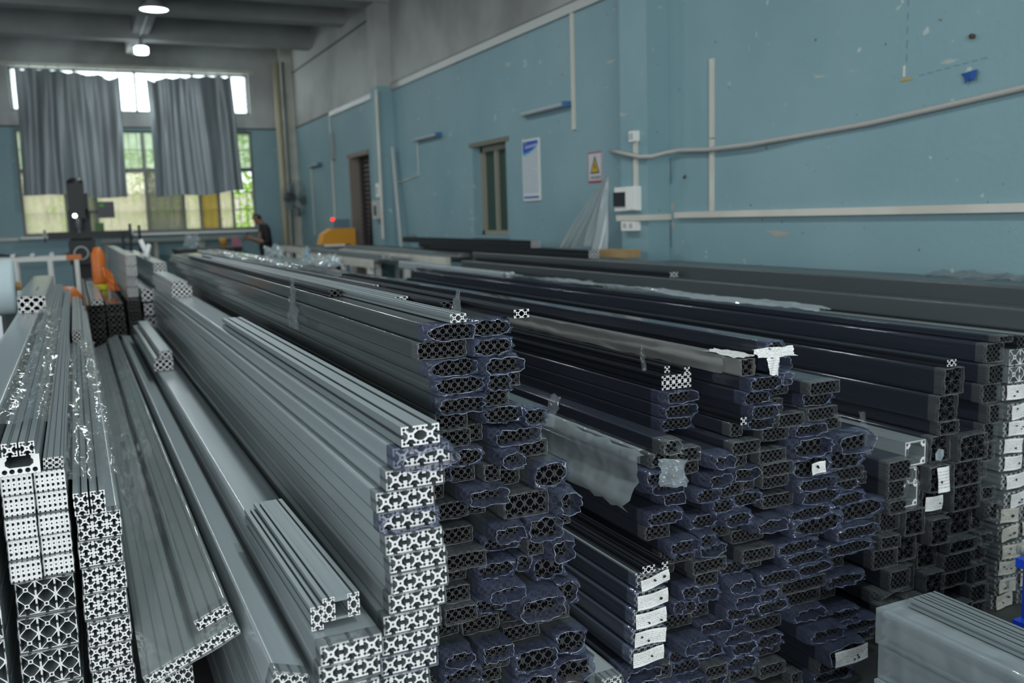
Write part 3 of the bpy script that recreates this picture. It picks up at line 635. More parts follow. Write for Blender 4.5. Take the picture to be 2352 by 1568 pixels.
paper_tag(t, .052, .021, .095, .032, RW, y=-.022, rot=-.08)
for k, (dx, n) in enumerate(((.012, 2), (.075, 1))):
    t = thing('loose_profile', ['short black-sided double-slot profile with bright cut end on tagged stack', 'single slot profile with bright cut end on tagged stack'][k], 'profile', (1.344-.045+dx, 2.0, .5260))
    put('profile', profile(('wl', n), section(n, 1, .02, **STY['k']), 5.6, [BLK, ALUCUT]), t)
for zz in range(2, 6):
    bundle('profile_bundle', 'dark wrapped bundle under the tagged stack, %s from the floor' % ordn(zz+1), 'bundle', 1.215+.004*zz, 2.02, zz*.0465, 6, slot(1, 2, .02, 'k', True, 6.0), .02, 1, 0, 6.0, [FILM_DARK, FILM_BLUE], 'o', RW, group='bundles under the tagged stack', hh=.04)

crib(1.215, 1.335, 2.1, 7.9, .092, 'timber cribbing under the tagged stack')
bundle('silver_bundle', 'low silver bundle with bright slotted ends between the middle and tagged piles', 'bundle', 1.146, 1.95, .246, 3, slot(1, 1, .02, 'k', False, 5.5), .02, 2, .02, 5.5, [FILM_SILVER, FILM_CLEAR], 'c', RW, hh=.041)
crib(1.15, 1.205, 2.05, 7.3, .245, 'timber cribbing under the low silver bundle between piles')
# silver stacks in front, on the left of the middle pile
RS = random.Random(3)
S2 = [(.527, 1.052), (.511, 1.014), (.491, .985), (.497, .939), (.503, .890), (.512, .846), (.513, .802), (.509, .757), (.496, .713), (.491, .668), (.487, .624), (.468, .580)]
zz = 1.052; xs = [q[0] for q in S2]+[.48, .49, .475, .485, .48, .49, .478, .484, .49, .48, .486, .48, .484]
n2 = 0
for i, x in enumerate(xs):
    z = 1.052-.0435*(i+1)
    if z < .47: break
    blue = i in (3, 10, 0)
    bundle('silver_bundle', 'silver bundle of three square extrusions, %s from top of right silver stack' % ordn(i+2), 'bundle', x, 1.70+RS.uniform(-.015, .015), z, 3, slot(1, 1, .04, 'n', False, 5.7), .04, 1, 0, 5.7, [FILM_SILVER, FILM_BLUE if blue else FILM_CLEAR], 'o' if i in (0, 3) else 'c', RS, group='right silver stack', hh=.0404, rot=(0, 0, RS.uniform(-.002, .002)))
    n2 = i
crib(.47, .61, 1.8, 7.2, 1.052-.0435*13, 'timber cribbing under the right silver stack')
t = thing('silver_profile', 'bare silver double-square extrusion on top of right silver stack', 'extrusion', (.545, 1.68, 1.0535))
put('profile', slot(2, 1, .04, 'n', False, 2.4), t)
# left of it: lower silver stack
S1x = (.350, .347, .340, .342, .345, .335, .340, .35, .338, .342, .348, .34, .335, .344, .34, .342)
for i, x in enumerate(S1x):
    z = .706-.0435*(i+1)
    if z < .5: break
    bundle('silver_bundle', 'silver bundle of three square extrusions, %s from top of low silver stack' % ordn(i+1), 'bundle', x, 1.64+RS.uniform(-.012, .012), z, 3, slot(1, 1, .04, 'n', False, 6.0), .04, 1, 0, 6.0, [FILM_SILVER, FILM_CLEAR], 'c', RS, group='low silver stack', hh=.0404)
crib(.335, .46, 1.75, 7.4, .706-.0435*4, 'timber cribbing under the low silver stack')
t = thing('stepped_profile', 'short silver stepped extrusion lying on the low silver stack', 'extrusion', (.352, 1.70, .7085), (0, 0, .015))
put('profile', slot(1, 2, .024, 'n', False, .70), t)
put('profile', slot(1, 2, .024, 'n', False, .70), t, (.0245, .0, .013)); put('profile', slot(1, 2, .024, 'n', False, .70), t, (.0740, 0, .013))
MB().box(.048, .0745, 0, .70, .013, .018).box(.048, .0745, 0, .70, .050, .061).build('web_plate', ALU, t)
# slanted silver bundle beside it
for i in range(10):
    z = .600-.047*i+(.0245 if i == 0 else 0)
    bundle('silver_bundle', 'silver bundle with bluish film, %s from top of narrow silver stack' % ordn(i+1), 'bundle', (.252 if i == 0 else .257)+.001*math.sin(i*2.1), 1.66+.05*(i % 2), z, 3, slot(1, 2, .022, 'k', False, 6.0), .022, 1, 0, 6.0, [FILM_SILVER, FILM_CLEAR], 'c', RS, group='narrow silver stack', hh=.044, rot=(0, .33 if i == 0 else 0, 0))
crib(.26, .325, 1.8, 7.5, .600-.047*9, 'timber cribbing under the narrow silver stack')
# tilted raft of profiles leaning between the stacks
ta = math.atan2(.077, .192)
t = thing('profile_raft', 'wide tilted raft of silver profiles wrapped in wrinkled clear film', 'bundle', (.060, 1.93, .560), (0, -ta, 0))
for i in range(8): put('profile', slot(1, 1, .0255, 'n', False, 5.6), t, (.0255*i, 0, 0))
put('film_wrap', film_mesh(.0255*8, .0255, 5.6, 'c', random.Random(21), [FILM_WRINKLE, FILM_WRINKLE]), t)
t = thing('profile_raft', 'narrow upper raft of silver profiles on the right edge of the tilted raft', 'bundle', (.060+.130*math.cos(ta)-.0285*math.sin(ta), 1.98, .560+.130*math.sin(ta)+.0285*math.cos(ta)), (0, -ta, 0))
for i in range(3): put('profile', slot(1, 1, .0255, 'n', False, 5.5), t, (.0255*i, 0, 0))
put('film_wrap', film_mesh(.0255*3, .0255, 5.5, 'c', random.Random(22), [FILM_WRINKLE, FILM_CLEAR]), t)
for i in range(6, 10):
    bundle('silver_bundle', 'silver bundle hidden under the tilted raft, %s from the floor' % ordn(i+1), 'bundle', .074, 2.15, i*.0485, 4, slot(1, 2, .022, 'k', False, 5.2), .022, 1, 0, 5.2, [FILM_SILVER, FILM_CLEAR], 'c', RS, group='bundles under the tilted raft', hh=.044)

crib(.075, .16, 2.3, 7.2, .29, 'timber cribbing under the tilted raft')
# left stack: slabs, hollow sections, small squares
YL = 2.2
def lbundle(label, x, z, cols, me, pitch, rows=1, rp=0., hh=.05, kind='c', y=0., L=6.0, f=None):
    return bundle('silver_bundle', label, 'bundle', x, YL+y, z, cols, me, pitch, rows, rp, L, f or [FILM_SILVER, FILM_CLEAR], kind, RS, group='left silver stack', hh=hh, pad=(.002, .001))
BIG = slot(1, 2, .0385, 'x', False, 6.0); SM = slot(1, 1, .0295, 'n', False, 6.0); SLB = profile('slab', sec_slab(.0098, .0455), 6.0, [ALU, ALUCUT])
for i in range(2, 9):
    lbundle('silver bundle of thin-walled extrusions, %s from the floor in left stack' % ordn(i+1), -.188+.002*(i % 3), i*.0815, 3, BIG, .0388, hh=.079, y=RS.uniform(-.012, .012))
for i in range(5):
    for k in range(2):
        lbundle('silver bundle of six flat bars, %s tier from top of left stack, %s side' % (ordn(5-i), ('left', 'right')[k]), -.189+.0645*k+.004*(4-i)*0, .7365+i*.0485, 6, SLB, .0101, hh=.0465, y=RS.uniform(-.01, .01))
t = thing('channel_profile', 'wide silver channel extrusion near the top of the left stack', 'extrusion', (-.185, 2.17, .981))
put('profile', profile('chan', ([(0, 0), (.078, 0), (.078, .041), (.062, .041), (.062, .034), (.066, .03), (.066, .022), (.058, .016), (.02, .016), (.012, .022), (.012, .03), (.016, .034), (.016, .041), (0, .041)], [circ(x, .008, .0055, 8) for x in (.01, .024, .039, .054, .068)]), 6.0, [ALU, ALUCUT]), t)
t = thing('flat_profile', 'pair of thin flat silver bars beside the channel extrusion', 'extrusion', (-.102, 2.19, .981)); put('profile', slot(3, 1, .013, 'n', False, 6.0), t); put('profile', slot(3, 1, .013, 'n', False, 6.0), t, (.001, -.01, .0135))
for k in range(2):
    t = thing('square_profile', 'square silver extrusion on the top of left stack, %s one' % ('left', 'right')[k], 'extrusion', (-.176+.033*k, 2.16, 1.0235)); put('profile', SM, t)
for i in range(5, 14):
    lbundle('silver bundle of six small squares, %s from the floor in the narrow left stack' % ordn(i+1), -.052+.003*(i % 2), i*.0620, 3, SM, .0298, 2, .0295, hh=.059, y=RS.uniform(-.012, .012), kind='c')
for k in range(4):
    t = thing('square_profile', 'square silver extrusion, %s one of %s pair on the narrow left stack' % (('left', 'right')[k % 2], ('lower', 'upper')[k//2]), 'extrusion', (-.050+.034*(k % 2), 2.18-.03*(k//2), .8685+.030*(k//2))); put('profile', SM, t)
for i in range(3, 10):
    lbundle('silver bundle at the left picture edge, %s from the floor' % ordn(i+1), -.314, i*.1045, 2, slot(1, 2, .051, 'x', False, 6.0), .0515, hh=.102, y=-.03)
crib(-.05, .035, 2.3, 8.1, .3095, 'timber cribbing under the narrow left stack')
crib(-.186, -.07, 2.3, 8.1, .162, 'timber cribbing under the left silver stack')
crib(-.31, -.205, 2.3, 8.1, .312, 'timber cribbing under the stack at the left picture edge')
# crumpled film over the left stack tops
def crumple(name, label, quad, nu, nv, amp, mt, seed, cat='plastic film', thick=0, fall=None):
    """wrinkled sheet spanned between four corners"""
    R = random.Random(seed); A, B, C, D = [Vector(p) for p in quad]; v = []; f = []
    n = (B-A).cross(D-A).normalized(); ph = [R.uniform(0, 6.28) for _ in range(8)]
    for j in range(nv+1):
        for i in range(nu+1):
            s, t = i/nu, j/nv; p = (A*(1-s)+B*s)*(1-t)+(D*(1-s)+C*s)*t
            q = amp*(math.sin(9*s+5*t+ph[0])+.7*math.sin(17*t-6*s+ph[1])+.6*math.sin(23*s+ph[2])*math.cos(11*t+ph[3])+R.uniform(-.5, .5))
            v.append(p+n*q+(B-A)*R.uniform(-.3, .3)/nu*(1 if 0 < i < nu else 1.2)+(D-A)*R.uniform(-.3, .3)/nv)
    for j in range(nv):
        for i in range(nu): a = j*(nu+1)+i; f.append((a, a+1, a+nu+2, a+nu+1))
    b = MB(); b.add(v, f)
    return tag(put(name, b.mesh(name, mt, True, fix=False)), label, cat)
crumple('plastic_film', 'crumpled clear film draped over the top of the left stack', ((-.19, 2.3, 1.072), (-.09, 2.3, 1.070), (-.08, 5.5, 1.070), (-.20, 5.5, 1.075)), 9, 70, .006, FILM_CLEAR, 1)
crumple('plastic_film', 'clear film hanging beside the pair of square bars', ((-.06, 2.22, .945), (.045, 2.2, .945), (.045, 4.9, .945), (-.06, 4.9, .95)), 8, 70, .005, FILM_CLEAR, 2)
crumple('plastic_film', 'torn flap of clear film between the left stack and the raft', ((.05, 2.16, .90), (.085, 2.2, .78), (.105, 2.9, .80), (.06, 2.9, .93)), 8, 14, .006, FILM_CLEAR, 3)

# loose bars on the middle pile
def loose(label, x, y, z, nx, nz, c, L, black=True, bright=True, rz=0., film=None, cat='profile', sty='k'):
    t = thing('loose_profile', label, cat, (x, y, z), (0, 0, rz))
    body = BLK if black else ALU
    put('profile', profile(('lo', nx, nz, c, L, black, bright, sty), section(nx, nz, c, **STY[sty]), L, [body, ALUCUT if bright else BLKCUT]), t)
    if film: put('film_wrap', film_mesh(nx*c, nz*c, L, 'c', RS, film), t)
    return t
ZM = 1.2555
loose('black single-slot bar at left top edge of middle pile', .722, 2.9, ZM, 2, 1, .02, 4.0, True, False)
loose('bright-ended double-slot bar on the left top of middle pile', .767, 1.96, ZM, 2, 1, .02, 4.2, False, True)
loose('thin silver bar on middle pile beside the left bright-ended bar', .811, 2.5, ZM, 2, 1, .02, 4.4, False, True)
loose('black bar on middle pile with its end set back', .855, 2.25, ZM, 2, 1, .02, 3.6, True, False)
loose('second thin silver bar on middle pile, set well back', .899, 3.0, ZM, 1, 1, .02, 4.6, False, True)
loose('bright-ended double-slot bar overhanging right top of middle pile', .925, 1.95, ZM, 2, 1, .02, 5.0, True, True)
crumple('plastic_film', 'crumpled clear film strip hanging on the middle pile side', ((.690, 3.28, 1.290), (.715, 3.42, 1.290), (.682, 3.36, 1.12), (.680, 3.20, 1.12)), 8, 16, .006, FILM_CLEAR, 4)
crumple('plastic_film', 'clear film scrap sticking up between the loose bars', ((.83, 2.12, 1.262), (.86, 2.12, 1.262), (.93, 2.3, 1.30), (.90, 2.25, 1.30)), 6, 12, .004, FILM_CLEAR, 6)
crumple('plastic_film', 'wrinkled clear film spread along the top of the middle pile', ((.86, 3.4, 1.295), (.95, 3.4, 1.295), (.96, 7.4, 1.295), (.86, 7.4, 1.295)), 8, 80, .006, FILM_CLEAR, 7)
# bits on the wide pile
tb = [(x, z) for x, z, c, n, nz, f in PILE_WIDE]
for k in range(3):
    bundle('profile_bundle', 'recessed black bundle under the bright-ended block, %s from top' % ordn(3-k), 'bundle', 1.606, 2.36, .809+.0445*k, 6, slot(1, 2, .02, 'k', True, 5.6), .02, 1, 0, 5.6, [FILM_DARK, FILM_BLUE], 'o', RS, group='recessed bundles of the wide pile', hh=.04)
t = thing('profile_block', 'bright-ended block of ten small slot profiles on the wide pile', 'profile', (1.612, 2.34, .9435))
for i in range(5):
    for j in range(2): put('profile', profile('blk', section(1, 1, .0218, **STY['k']), 4.0, [BLK, ALUCUT]), t, (.0222*i, 0, .0220*j))
loose('single bright-ended slot bar on the block, left one', 1.650, 2.38, .9890, 1, 1, .02, 4.0)
loose('single bright-ended slot bar on the block, right one', 1.690, 2.33, .9890, 1, 1, .02, 4.2)
loose('single bright-ended slot bar low beside the block', 1.740, 2.12, .8600, 1, 1, .022, 4.5)
loose('single bright-ended slot bar standing highest on the wide pile', 1.93, 2.2, 1.0085, 1, 1, .022, 5.0)
loose('two-slot bright-ended bar on the right pile top', 2.62, 2.13, .948, 2, 1, .022, 5.6)

# draped film and long wraps on the wide pile
bundle('profile_bundle', 'black bundle in loose clear film on left shoulder of wide pile', 'bundle', 1.420, 2.14, .7725, 4, slot(1, 2, .02, 'k', True, 5.8), .02, 1, 0, 5.8, [FILM_MILK, FILM_CLEAR], 'o', RS, hh=.04)
bundle('profile_bundle', 'upper black bundle in loose film on left shoulder of wide pile', 'bundle', 1.435, 2.10, .8175, 3, slot(1, 2, .02, 'k', True, 5.8), .02, 1, 0, 5.8, [FILM_DARK, FILM_CLEAR], 'o', RS, hh=.04)
crumple('plastic_film', 'large bluish clear film skirt draped down the side of the wide pile', ((1.378, 2.10, .830), (1.345, 2.12, .66), (1.350, 4.9, .70), (1.380, 4.9, .85)), 10, 60, .006, FILM_MILK, 11)
crumple('plastic_film', 'white wad of crumpled film at the end of the draped skirt', ((1.40, 2.06, .82), (1.49, 2.05, .81), (1.48, 2.03, .735), (1.41, 2.05, .74)), 9, 9, .010, FILM_MILK, 12)
crumple('plastic_film', 'upright twist of clear film standing on the block', ((1.610, 2.45, .990), (1.632, 2.45, .990), (1.62, 2.46, 1.07), (1.612, 2.46, 1.07)), 4, 12, .004, FILM_CLEAR, 13)
crumple('plastic_film', 'clear film strip sticking out beside the middle pile', ((1.02, 2.0, .975), (1.05, 2.0, .965), (1.10, 2.05, 1.03), (1.07, 2.05, 1.04)), 4, 10, .003, FILM_CLEAR, 14)
GB = [b for b in PILE_WIDE if b[2] == .025]
gx = min(b[0] for b in GB)
for k, (q, lb) in enumerate((((( gx, 2.14, 1.058), (gx+.06, 2.14, 1.060), (gx+.06, 2.32, 1.060), (gx, 2.32, 1.058)), 'perforated white paper label wrapped over the grey film bar'), (((gx+.03, 2.10, 1.06), (gx+.16, 2.08, 1.058), (gx+.165, 2.10, 1.085), (gx+.03, 2.12, 1.085)), 'torn white paper ribbon at the end of the grey film bar'), (((gx+.055, 2.085, 1.058), (gx+.10, 2.085, 1.056), (gx+.095, 2.08, 1.005), (gx+.06, 2.08, 1.01)), 'hanging white paper scrap below the grey film bar'))):
    crumple('paper_label', lb, q, 8, 6, .002, PAPER, 30+k, 'paper label')
crumple('plastic_film', 'loose grey wrinkled film along the side of the grey film bar', ((gx-.006, 2.22, 1.000), (gx-.004, 2.22, 1.060), (gx-.004, 6.2, 1.060), (gx-.006, 6.2, 1.000)), 6, 70, .0035, FILM_GREY, 33)
bundle('profile_bundle', 'long dark blue wrapped tube lying behind the grey film bar', 'bundle', 2.005, 2.5, .9600, 3, slot(1, 2, .03, 'k', True, 5.5), .03, 1, 0, 5.5, [FILM_DARK, FILM_BLUE], 'c', RS, hh=.06)

crumple('plastic_film', 'clear twisted film strip hanging before the right pile', ((2.40, 2.30, .79), (2.425, 2.30, .785), (2.36, 2.20, .665), (2.335, 2.20, .668)), 4, 14, .003, FILM_CLEAR, 45)
# right pile top bars, labelled stack, wall stacks
RR = random.Random(8)
loose('long black bar along the top edge of the right pile', 2.705, 2.5, .7065, 2, 2, .03, 5.6, True, False, 0)
loose('short black twin-slot bar lying on the grey film surface', 2.955, 2.12, .9795, 2, 2, .022, 4.2, True, False, 0)
def lab_col(x, where, zs, Y, n0):
    for i, z in enumerate(zs):
        t = bundle('tagged_bundle', 'film-wrapped silver bundle with paper tag, %s from floor, %s tagged column' % (ordn(i+1), where), 'bundle', x+RR.uniform(-.006, .006), Y+RR.uniform(-.01, .02), z, 4, slot(1, 2, .0265, 'k', False, 6.0), .0265, 1, 0, 6.0, [FILM_CLEAR, FILM_CLEAR], 'c', RR, group='tagged silver bundles', hh=.060)
        paper_tag(t, .053+RR.uniform(-.008, .008), .031, .092, .052, RR, shaded=i < 6, y=-.016)
lab_col(2.946, 'left', [i*.0655 for i in range(13)], 2.15, 0)
lab_col(3.065, 'right', [i*.0655 for i in range(13)], 2.16, 0)
for i in range(2):
    t = thing('silver_bundle', ('lower', 'upper')[i]+' row of large silver hollow extrusions on top of the tagged columns', 'bundle', (2.945, 2.14, .8535+i*.0625))
    for k in range(4): put('profile', slot(1, 1, .058, 'x', False, 6.0), t, (.0585*k, 0, .001))
    put('film_wrap', film_mesh(.235, .059, 6.0, 'c', RR, [FILM_SILVER, FILM_CLEAR]), t)
# stacks along the wall: long film-wrapped bundles
def wall_stack(x, w, top, hgt, where, y, L, fm):
    n = int(top/hgt+.5); hgt = top/n
    lo = max(0, n-4)
    if lo: crib(x+.005, x+w-.01, y+.05, y+L-.05, lo*hgt, 'timber cribbing under the %s' % where)
    for i in range(lo, n):
        c = w/3-.001; me = profile(('ws', round(w, 3), round(hgt, 3), L), section(1, 1, 1, **STY['x']) if False else sec_hollow(c-.001, hgt-.006), L, [BLK, BLKCUT])
        t = thing('filmed_bundle', 'long grey-filmed bundle, %s from top, %s' % (ordn(n-i), where), 'bundle', (x, y, i*hgt), group='bundles stacked along the right wall')
        for k in range(3): put('profile', me, t, (.0015+k*c, 0, .002))
        put('film_wrap', film_mesh(w-.006, hgt-.005, L, 'c', RR, fm), t, (.002, 0, .0015))
wall_stack(3.19, .235, .972, .108, 'stack beside the tagged columns', 2.2, 6.0, [FILM_SILVER, FILM_CLEAR])
wall_stack(3.435, .12, 1.065, .097, 'second stack from the tagged columns', 2.3, 6.1, [FILM_WALL, FILM_CLEAR])
wall_stack(3.56, .17, 1.140, .095, 'third stack from the tagged columns', 2.3, 6.1, [FILM_WALL, FILM_CLEAR])
wall_stack(3.735, .20, 1.120, .102, 'stack next to the wall stack', 2.5, 6.2, [FILM_WALL, FILM_CLEAR])
wall_stack(3.94, .30, 1.105, .111, 'stack against the blue wall', 2.5, 3.5, [FILM_WALL, FILM_CLEAR])
crumple('plastic_film', 'crumpled clear film lying on the wall stack at the right edge', ((3.95, 2.9, 1.13), (4.15, 2.9, 1.13), (4.15, 3.4, 1.13), (3.95, 3.4, 1.13)), 10, 14, .012, FILM_CLEAR, 41)
crumple('plastic_film', 'wrinkled translucent film sheet spread over the bars before the tagged columns', ((2.85, 3.0, 1.056), (2.945, 3.0, 1.05), (2.945, 6.2, 1.05), (2.85, 6.2, 1.056)), 12, 60, .008, FILM_MILK, 42)
# black bars further back on the wall stacks
for k, (x, y, z, nx, nz, c, lb) in enumerate(((3.60, 6.2, 1.1425, 3, 2, .03, 'black bar with bright end, nearest of the far bars by the wall'), (3.75, 6.9, 1.1225, 4, 2, .03, 'black four-slot bar with bright end by the plastic sheet'), (3.9, 7.4, 1.1225, 3, 2, .03, 'black bar with bright end behind the plastic sheet'), (3.62, 7.2, 1.2035, 3, 2, .03, 'upper black bar with bright end on the far wall bars'))):
    loose(lb, x if k < 2 else x-.02, y, z, nx, nz, c, 3.5, True, True)
for k, (x, z, lb) in enumerate(((3.445, 1.068, 'thin bright-ended bar on the second wall stack'), (3.21, .975, 'bright-ended twin bar on the grey film stack'), (3.33, .975, 'second bright-ended bar on the grey film stack'))):
    loose(lb, x, 4.9+k*.45, z, 2+k % 2, 1, .03, 3.2, True, True)
t = thing('wrapped_bar', 'silver bar with white paper end lying across the far bars', 'bundle', (3.02, 6.5, .9795), (0, 0, 0)); put('profile', slot(1, 1, .07, 'x', False, 2.6), t); put('film_wrap', film_mesh(.07, .07, 2.6, 'c', RR, [FILM_SILVER, FILM_CLEAR]), t); paper_tag(t, .035, .035, .072, .072, RR, y=-.014)

# silver stack in the right foreground, blue crates
for i in range(5):
    t = bundle('silver_bundle', 'wrapped silver bundle in the right foreground, %s from the floor' % ordn(i+1), 'bundle', 1.765+(.012 if i == 3 else 0), -1.4, i*.0965, 4, slot(1, 2, .0455, 'k', False, 3.0), .0455, 1, 0, 3.0, [FILM_MILK, FILM_MILK], 'c', RR, group='right foreground stack', hh=.0925, pad=(.002, .001))
for k, (x, nx, lb) in enumerate(((1.835, 2, 'bare silver slotted bar on the right foreground stack, left one'), (1.885, 2, 'bare silver slotted bar on the right foreground stack, right one'))):
    t = thing('slotted_bar', lb, 'extrusion', (x, -1.35, .4835)); put('profile', slot(nx, 1, .022, 'k', False, 2.93), t)
CRATE = mat('crate_blue', (.01, .06, .55), .4)
def crate(x, y, z, label):
    t = thing('blue_crate', label, 'crate', (x, y, z))
    MB().box(0, .3, 0, .4, 0, .01).box(0, .012, 0, .4, .01, .17).box(.288, .3, 0, .4, .01, .17).box(.012, .288, 0, .012, .01, .17).box(.012, .288, .388, .4, .01, .17).build('body', CRATE, t)
    MB().box(-.014, .314, -.014, .0, .145, .17).box(-.014, .314, .4, .414, .145, .17).box(-.014, 0, 0, .4, .145, .17).box(.3, .314, 0, .4, .145, .17).build('rim', CRATE, t)
    for i in range(5): MB().box(-.008, 0, .03+i*.08, .04+i*.08, .01, .145).build('rib', CRATE, t)
    for i in range(4): MB().box(.03+i*.075, .04+i*.075, .4, .408, .01, .145).build('rib', CRATE, t)
crate(2.295, 1.21, 0, 'blue plastic crate on the floor at the right edge, bottom of its stack')
crate(2.285, 1.19, .172, 'blue plastic crate in the middle of the stack at the right edge')
crate(2.300, 1.20, .344, 'blue plastic crate on top of the stack at the right edge')
crumple('plastic_film', 'clear film bulging from the upper blue crate', ((2.30, 1.645, .40), (2.46, 1.645, .40), (2.46, 1.65, .53), (2.32, 1.65, .52)), 8, 8, .015, FILM_CLEAR, 44)

# ---------------------------------------------------------------- further stacks behind
RF = random.Random(19)
def far_stack(x, y, w, n, h, z0, black, L, where, cells, top=5):
    lo = max(0, n-top)
    if lo: crib(x+.005, x+w-.005, y+.06, y+L-.06, z0+lo*h, 'timber cribbing under the %s' % where)
    for i in range(lo, n):
        c = w/cells; t = thing('profile_bundle' if black else 'silver_bundle', '%s bundle, %s from top, %s' % ('black' if black else 'silver', ordn(n-i), where), 'bundle', (x+RF.uniform(-.006, .006), y+RF.uniform(-.03, .03), z0+i*h), group='far stacks')
        rows = max(1, round((h-.003)/c)); me = profile(('fs', cells, rows, round(c, 4), black, L), section(cells, rows, min(c, (h-.004)/rows), **STY['n' if not black else 'k']), L, [BLK, BLKCUT] if black else [ALU, ALUCUT])
        put('profile', me, t, (0, 0, .001)); put('film_wrap', film_mesh(min(c, (h-.004)/rows)*cells, rows*min(c, (h-.004)/rows), L, 'c', RF, [FILM_DARK if black else FILM_SILVER, FILM_CLEAR]), t, (0, 0, .001))
far_stack(.045, 7.6, .125, 11, .083, 0, True, 4, 'left column of far black stack', 3, 7)
far_stack(.18, 7.65, .12, 11, .083, 0, True, 4, 'right column of far black stack', 3, 7)
far_stack(.075, 7.5, .085, 1, .045, .916, False, 2.6, 'bright-ended bundle on far black stack', 2)
far_stack(.345, 7.85, .10, 10, .092, 0, True, 4.5, 'dark stack beside the grey grid stack', 3)
far_stack(.355, 8.0, .09, 4, .085, .925, False, 4.3, 'pale tall stack behind the far black stack', 3)
far_stack(.455, 7.85, .095, 9, .112, 0, False, 4.2, 'grey grid stack left of the silver stacks', 2)
far_stack(.56, 7.9, .10, 12, .1, 0, False, 4.2, 'pale stack behind the low silver stack', 3)
# bundles resting on the silver stacks further back
for k, (x, y, z, nx, nz, c, L, lb) in enumerate(((.335, 5.3, .7085, 3, 2, .033, 1.9, 'silver grid block resting on the back of the low silver stack'), (.368, 5.33, .7765, 2, 1, .033, 1.8, 'silver twin profile on top of the rear grid block'), (.515, 6.0, 1.0535, 4, 2, .03, 1.5, 'bright-ended grid block on the back of the right silver stack'), (.525, 6.05, 1.1145, 3, 1, .03, 1.4, 'thin profile on the bright-ended rear grid block'), (-.305, 5.6, 1.0465, 3, 2, .045, 2.3, 'white-ended grid block on the back of the left stack'), (-.048, 5.0, .9305, 2, 3, .02, 2.5, 'narrow bright-ended profile on the back of the narrow left stack'))):
    t = thing('profile_block', lb, 'profile', (x, y, z)); put('profile', profile(('pb', nx, nz, c, L), section(nx, nz, c, **STY['n']), L, [ALU, ALUCUT]), t)
    put('film_wrap', film_mesh(nx*c, nz*c, L, 'c', RF, [FILM_SILVER, FILM_CLEAR]), t)
# mid-distance silver bundles right of the middle pile's far end
for k, (x, y, z, w, h, L, lb, rz) in enumerate(((1.46, 8.6, .0, .14, 1.18, 3.2, 'tall silver filmed stack end behind the middle pile', 0), (1.72, 8.4, 0, .30, 1.10, 3.2, 'wide silver filmed stack behind the middle pile', 0), (2.12, 8.5, 0, .35, .98, 3.0, 'low silver filmed stack in front of the saw table', 0), (1.26, 8.55, 0, .10, 1.20, 2.5, 'narrow stack with square bright end behind the middle pile', 0))):
    n = int(h/.1); hh = h/n
    crib(x+.01, x+w-.01, y+.1, y+L-.1, (n-3)*hh-.002, 'timber cribbing under the '+lb)
    for i in range(n-3, n):
        t = thing('silver_bundle', '%s, %s layer from top' % (lb, ordn(n-i)), 'bundle', (x, y+RF.uniform(-.04, .04), z+i*hh), (0, 0, rz), group='mid-distance stacks')
        put('profile', profile(('md', w, hh), sec_hollow(w-.004, hh-.006), L, [ALU, ALUCUT]), t, (.002, 0, .002)); put('film_wrap', film_mesh(w-.002, hh-.004, L, 'c', RF, [FILM_SILVER, FILM_CLEAR]), t)
for k, (x, y, z, s) in enumerate(((2.35, 9.2, 1.02, .12), (2.22, 9.6, 1.02, .1), (2.45, 9.5, 1.02, .09), (1.82, 9.4, 1.14, .1))):
    crumple('plastic_film', ('white heap of crumpled film on the low far stack', 'second heap of crumpled film on the low far stack', 'small heap of crumpled film beside the saw table', 'heap of crumpled film on the wide far stack')[k], ((x-s, y, z+.01), (x+s, y, z+.01), (x+s*.8, y+s*2, z+.10), (x-s*.8, y+s*2, z+.10)), 10, 10, .022, FILM_MILK, 60+k)

# ---------------------------------------------------------------- fixtures on the right wall
XP = 4.09
tag(MB().bar((XW-.022, 5.99, 1.455), (XW-.022, -6, 1.47), .04, .045).build('cable_trunking', TRUNK), 'straight cream cable trunking running along the near blue wall', 'trunking')
t = thing('cable_trunking', 'short cream trunking wrapped round the near pilaster', 'trunking', (0,0,0))
MB().box(XP, XW, 6.07, 6.11, 1.42, 1.465).build('side_run', TRUNK, t); MB().box(XP-.04, XP, 6.07, 6.52, 1.42, 1.465).build('front_run', TRUNK, t)
t = thing('vertical_trunking', 'vertical cream trunking on the near blue wall', 'trunking'); MB().box(XW-.022, XW, 5.535, 5.57, 1.48, 2.0).build('lower_run', TRUNK, t); MB().box(XW-.022, XW, 5.535, 5.57, 2.01, 2.57).build('upper_run', TRUNK, t)
tag(MB().box(XW-.022, XW, 7.585, 7.625, 2.26, 3.3).build('vertical_trunking', TRUNK), 'cream vertical trunking hanging from the foil strip beside the wall lamp', 'trunking')
pts = [(XW-.02, 6.95, 2.02), (XP-.05, 6.45, 1.97), (XP-.05, 6.15, 1.915), (XP+.0, 6.06, 1.91), (XW-.06, 6.05, 1.94), (XW-.045, 5.9, 1.945), (XW-.045, 5.55, 1.925), (XW-.045, 5.1, 1.925), (XW-.02, 4.6, 1.945), (XW-.02, 4.07, 1.965), (XW-.02, 3.6, 2.0), (XW-.02, 3.1, 2.04), (XW-.02, 2.5, 2.10), (XW-.02, 1.5, 2.2)]
tag(MB().tube(pts, .017, 10).build('grey_cable', mat('cable_grey', (.40, .39, .36), .5), smooth=True), 'thick grey cable sagging across the near blue wall', 'cable')
t = thing('distribution_box', 'white breaker box with dark window on the near pilaster', 'electrical box', (XP, 6.37, 1.595))
MB().prism([(-.165, -.095), (.155, -.095), (.155, .095), (-.165, .095)], -.05, 0, 'x').build('back_box', WHITEP, t)
MB().prism([(-.03, -.06), (.15, -.06), (.15, .055), (-.03, .055)], -.066, -.05, 'x').build('dark_window', mat('smoked_cover', (.03, .032, .036), .2), t)
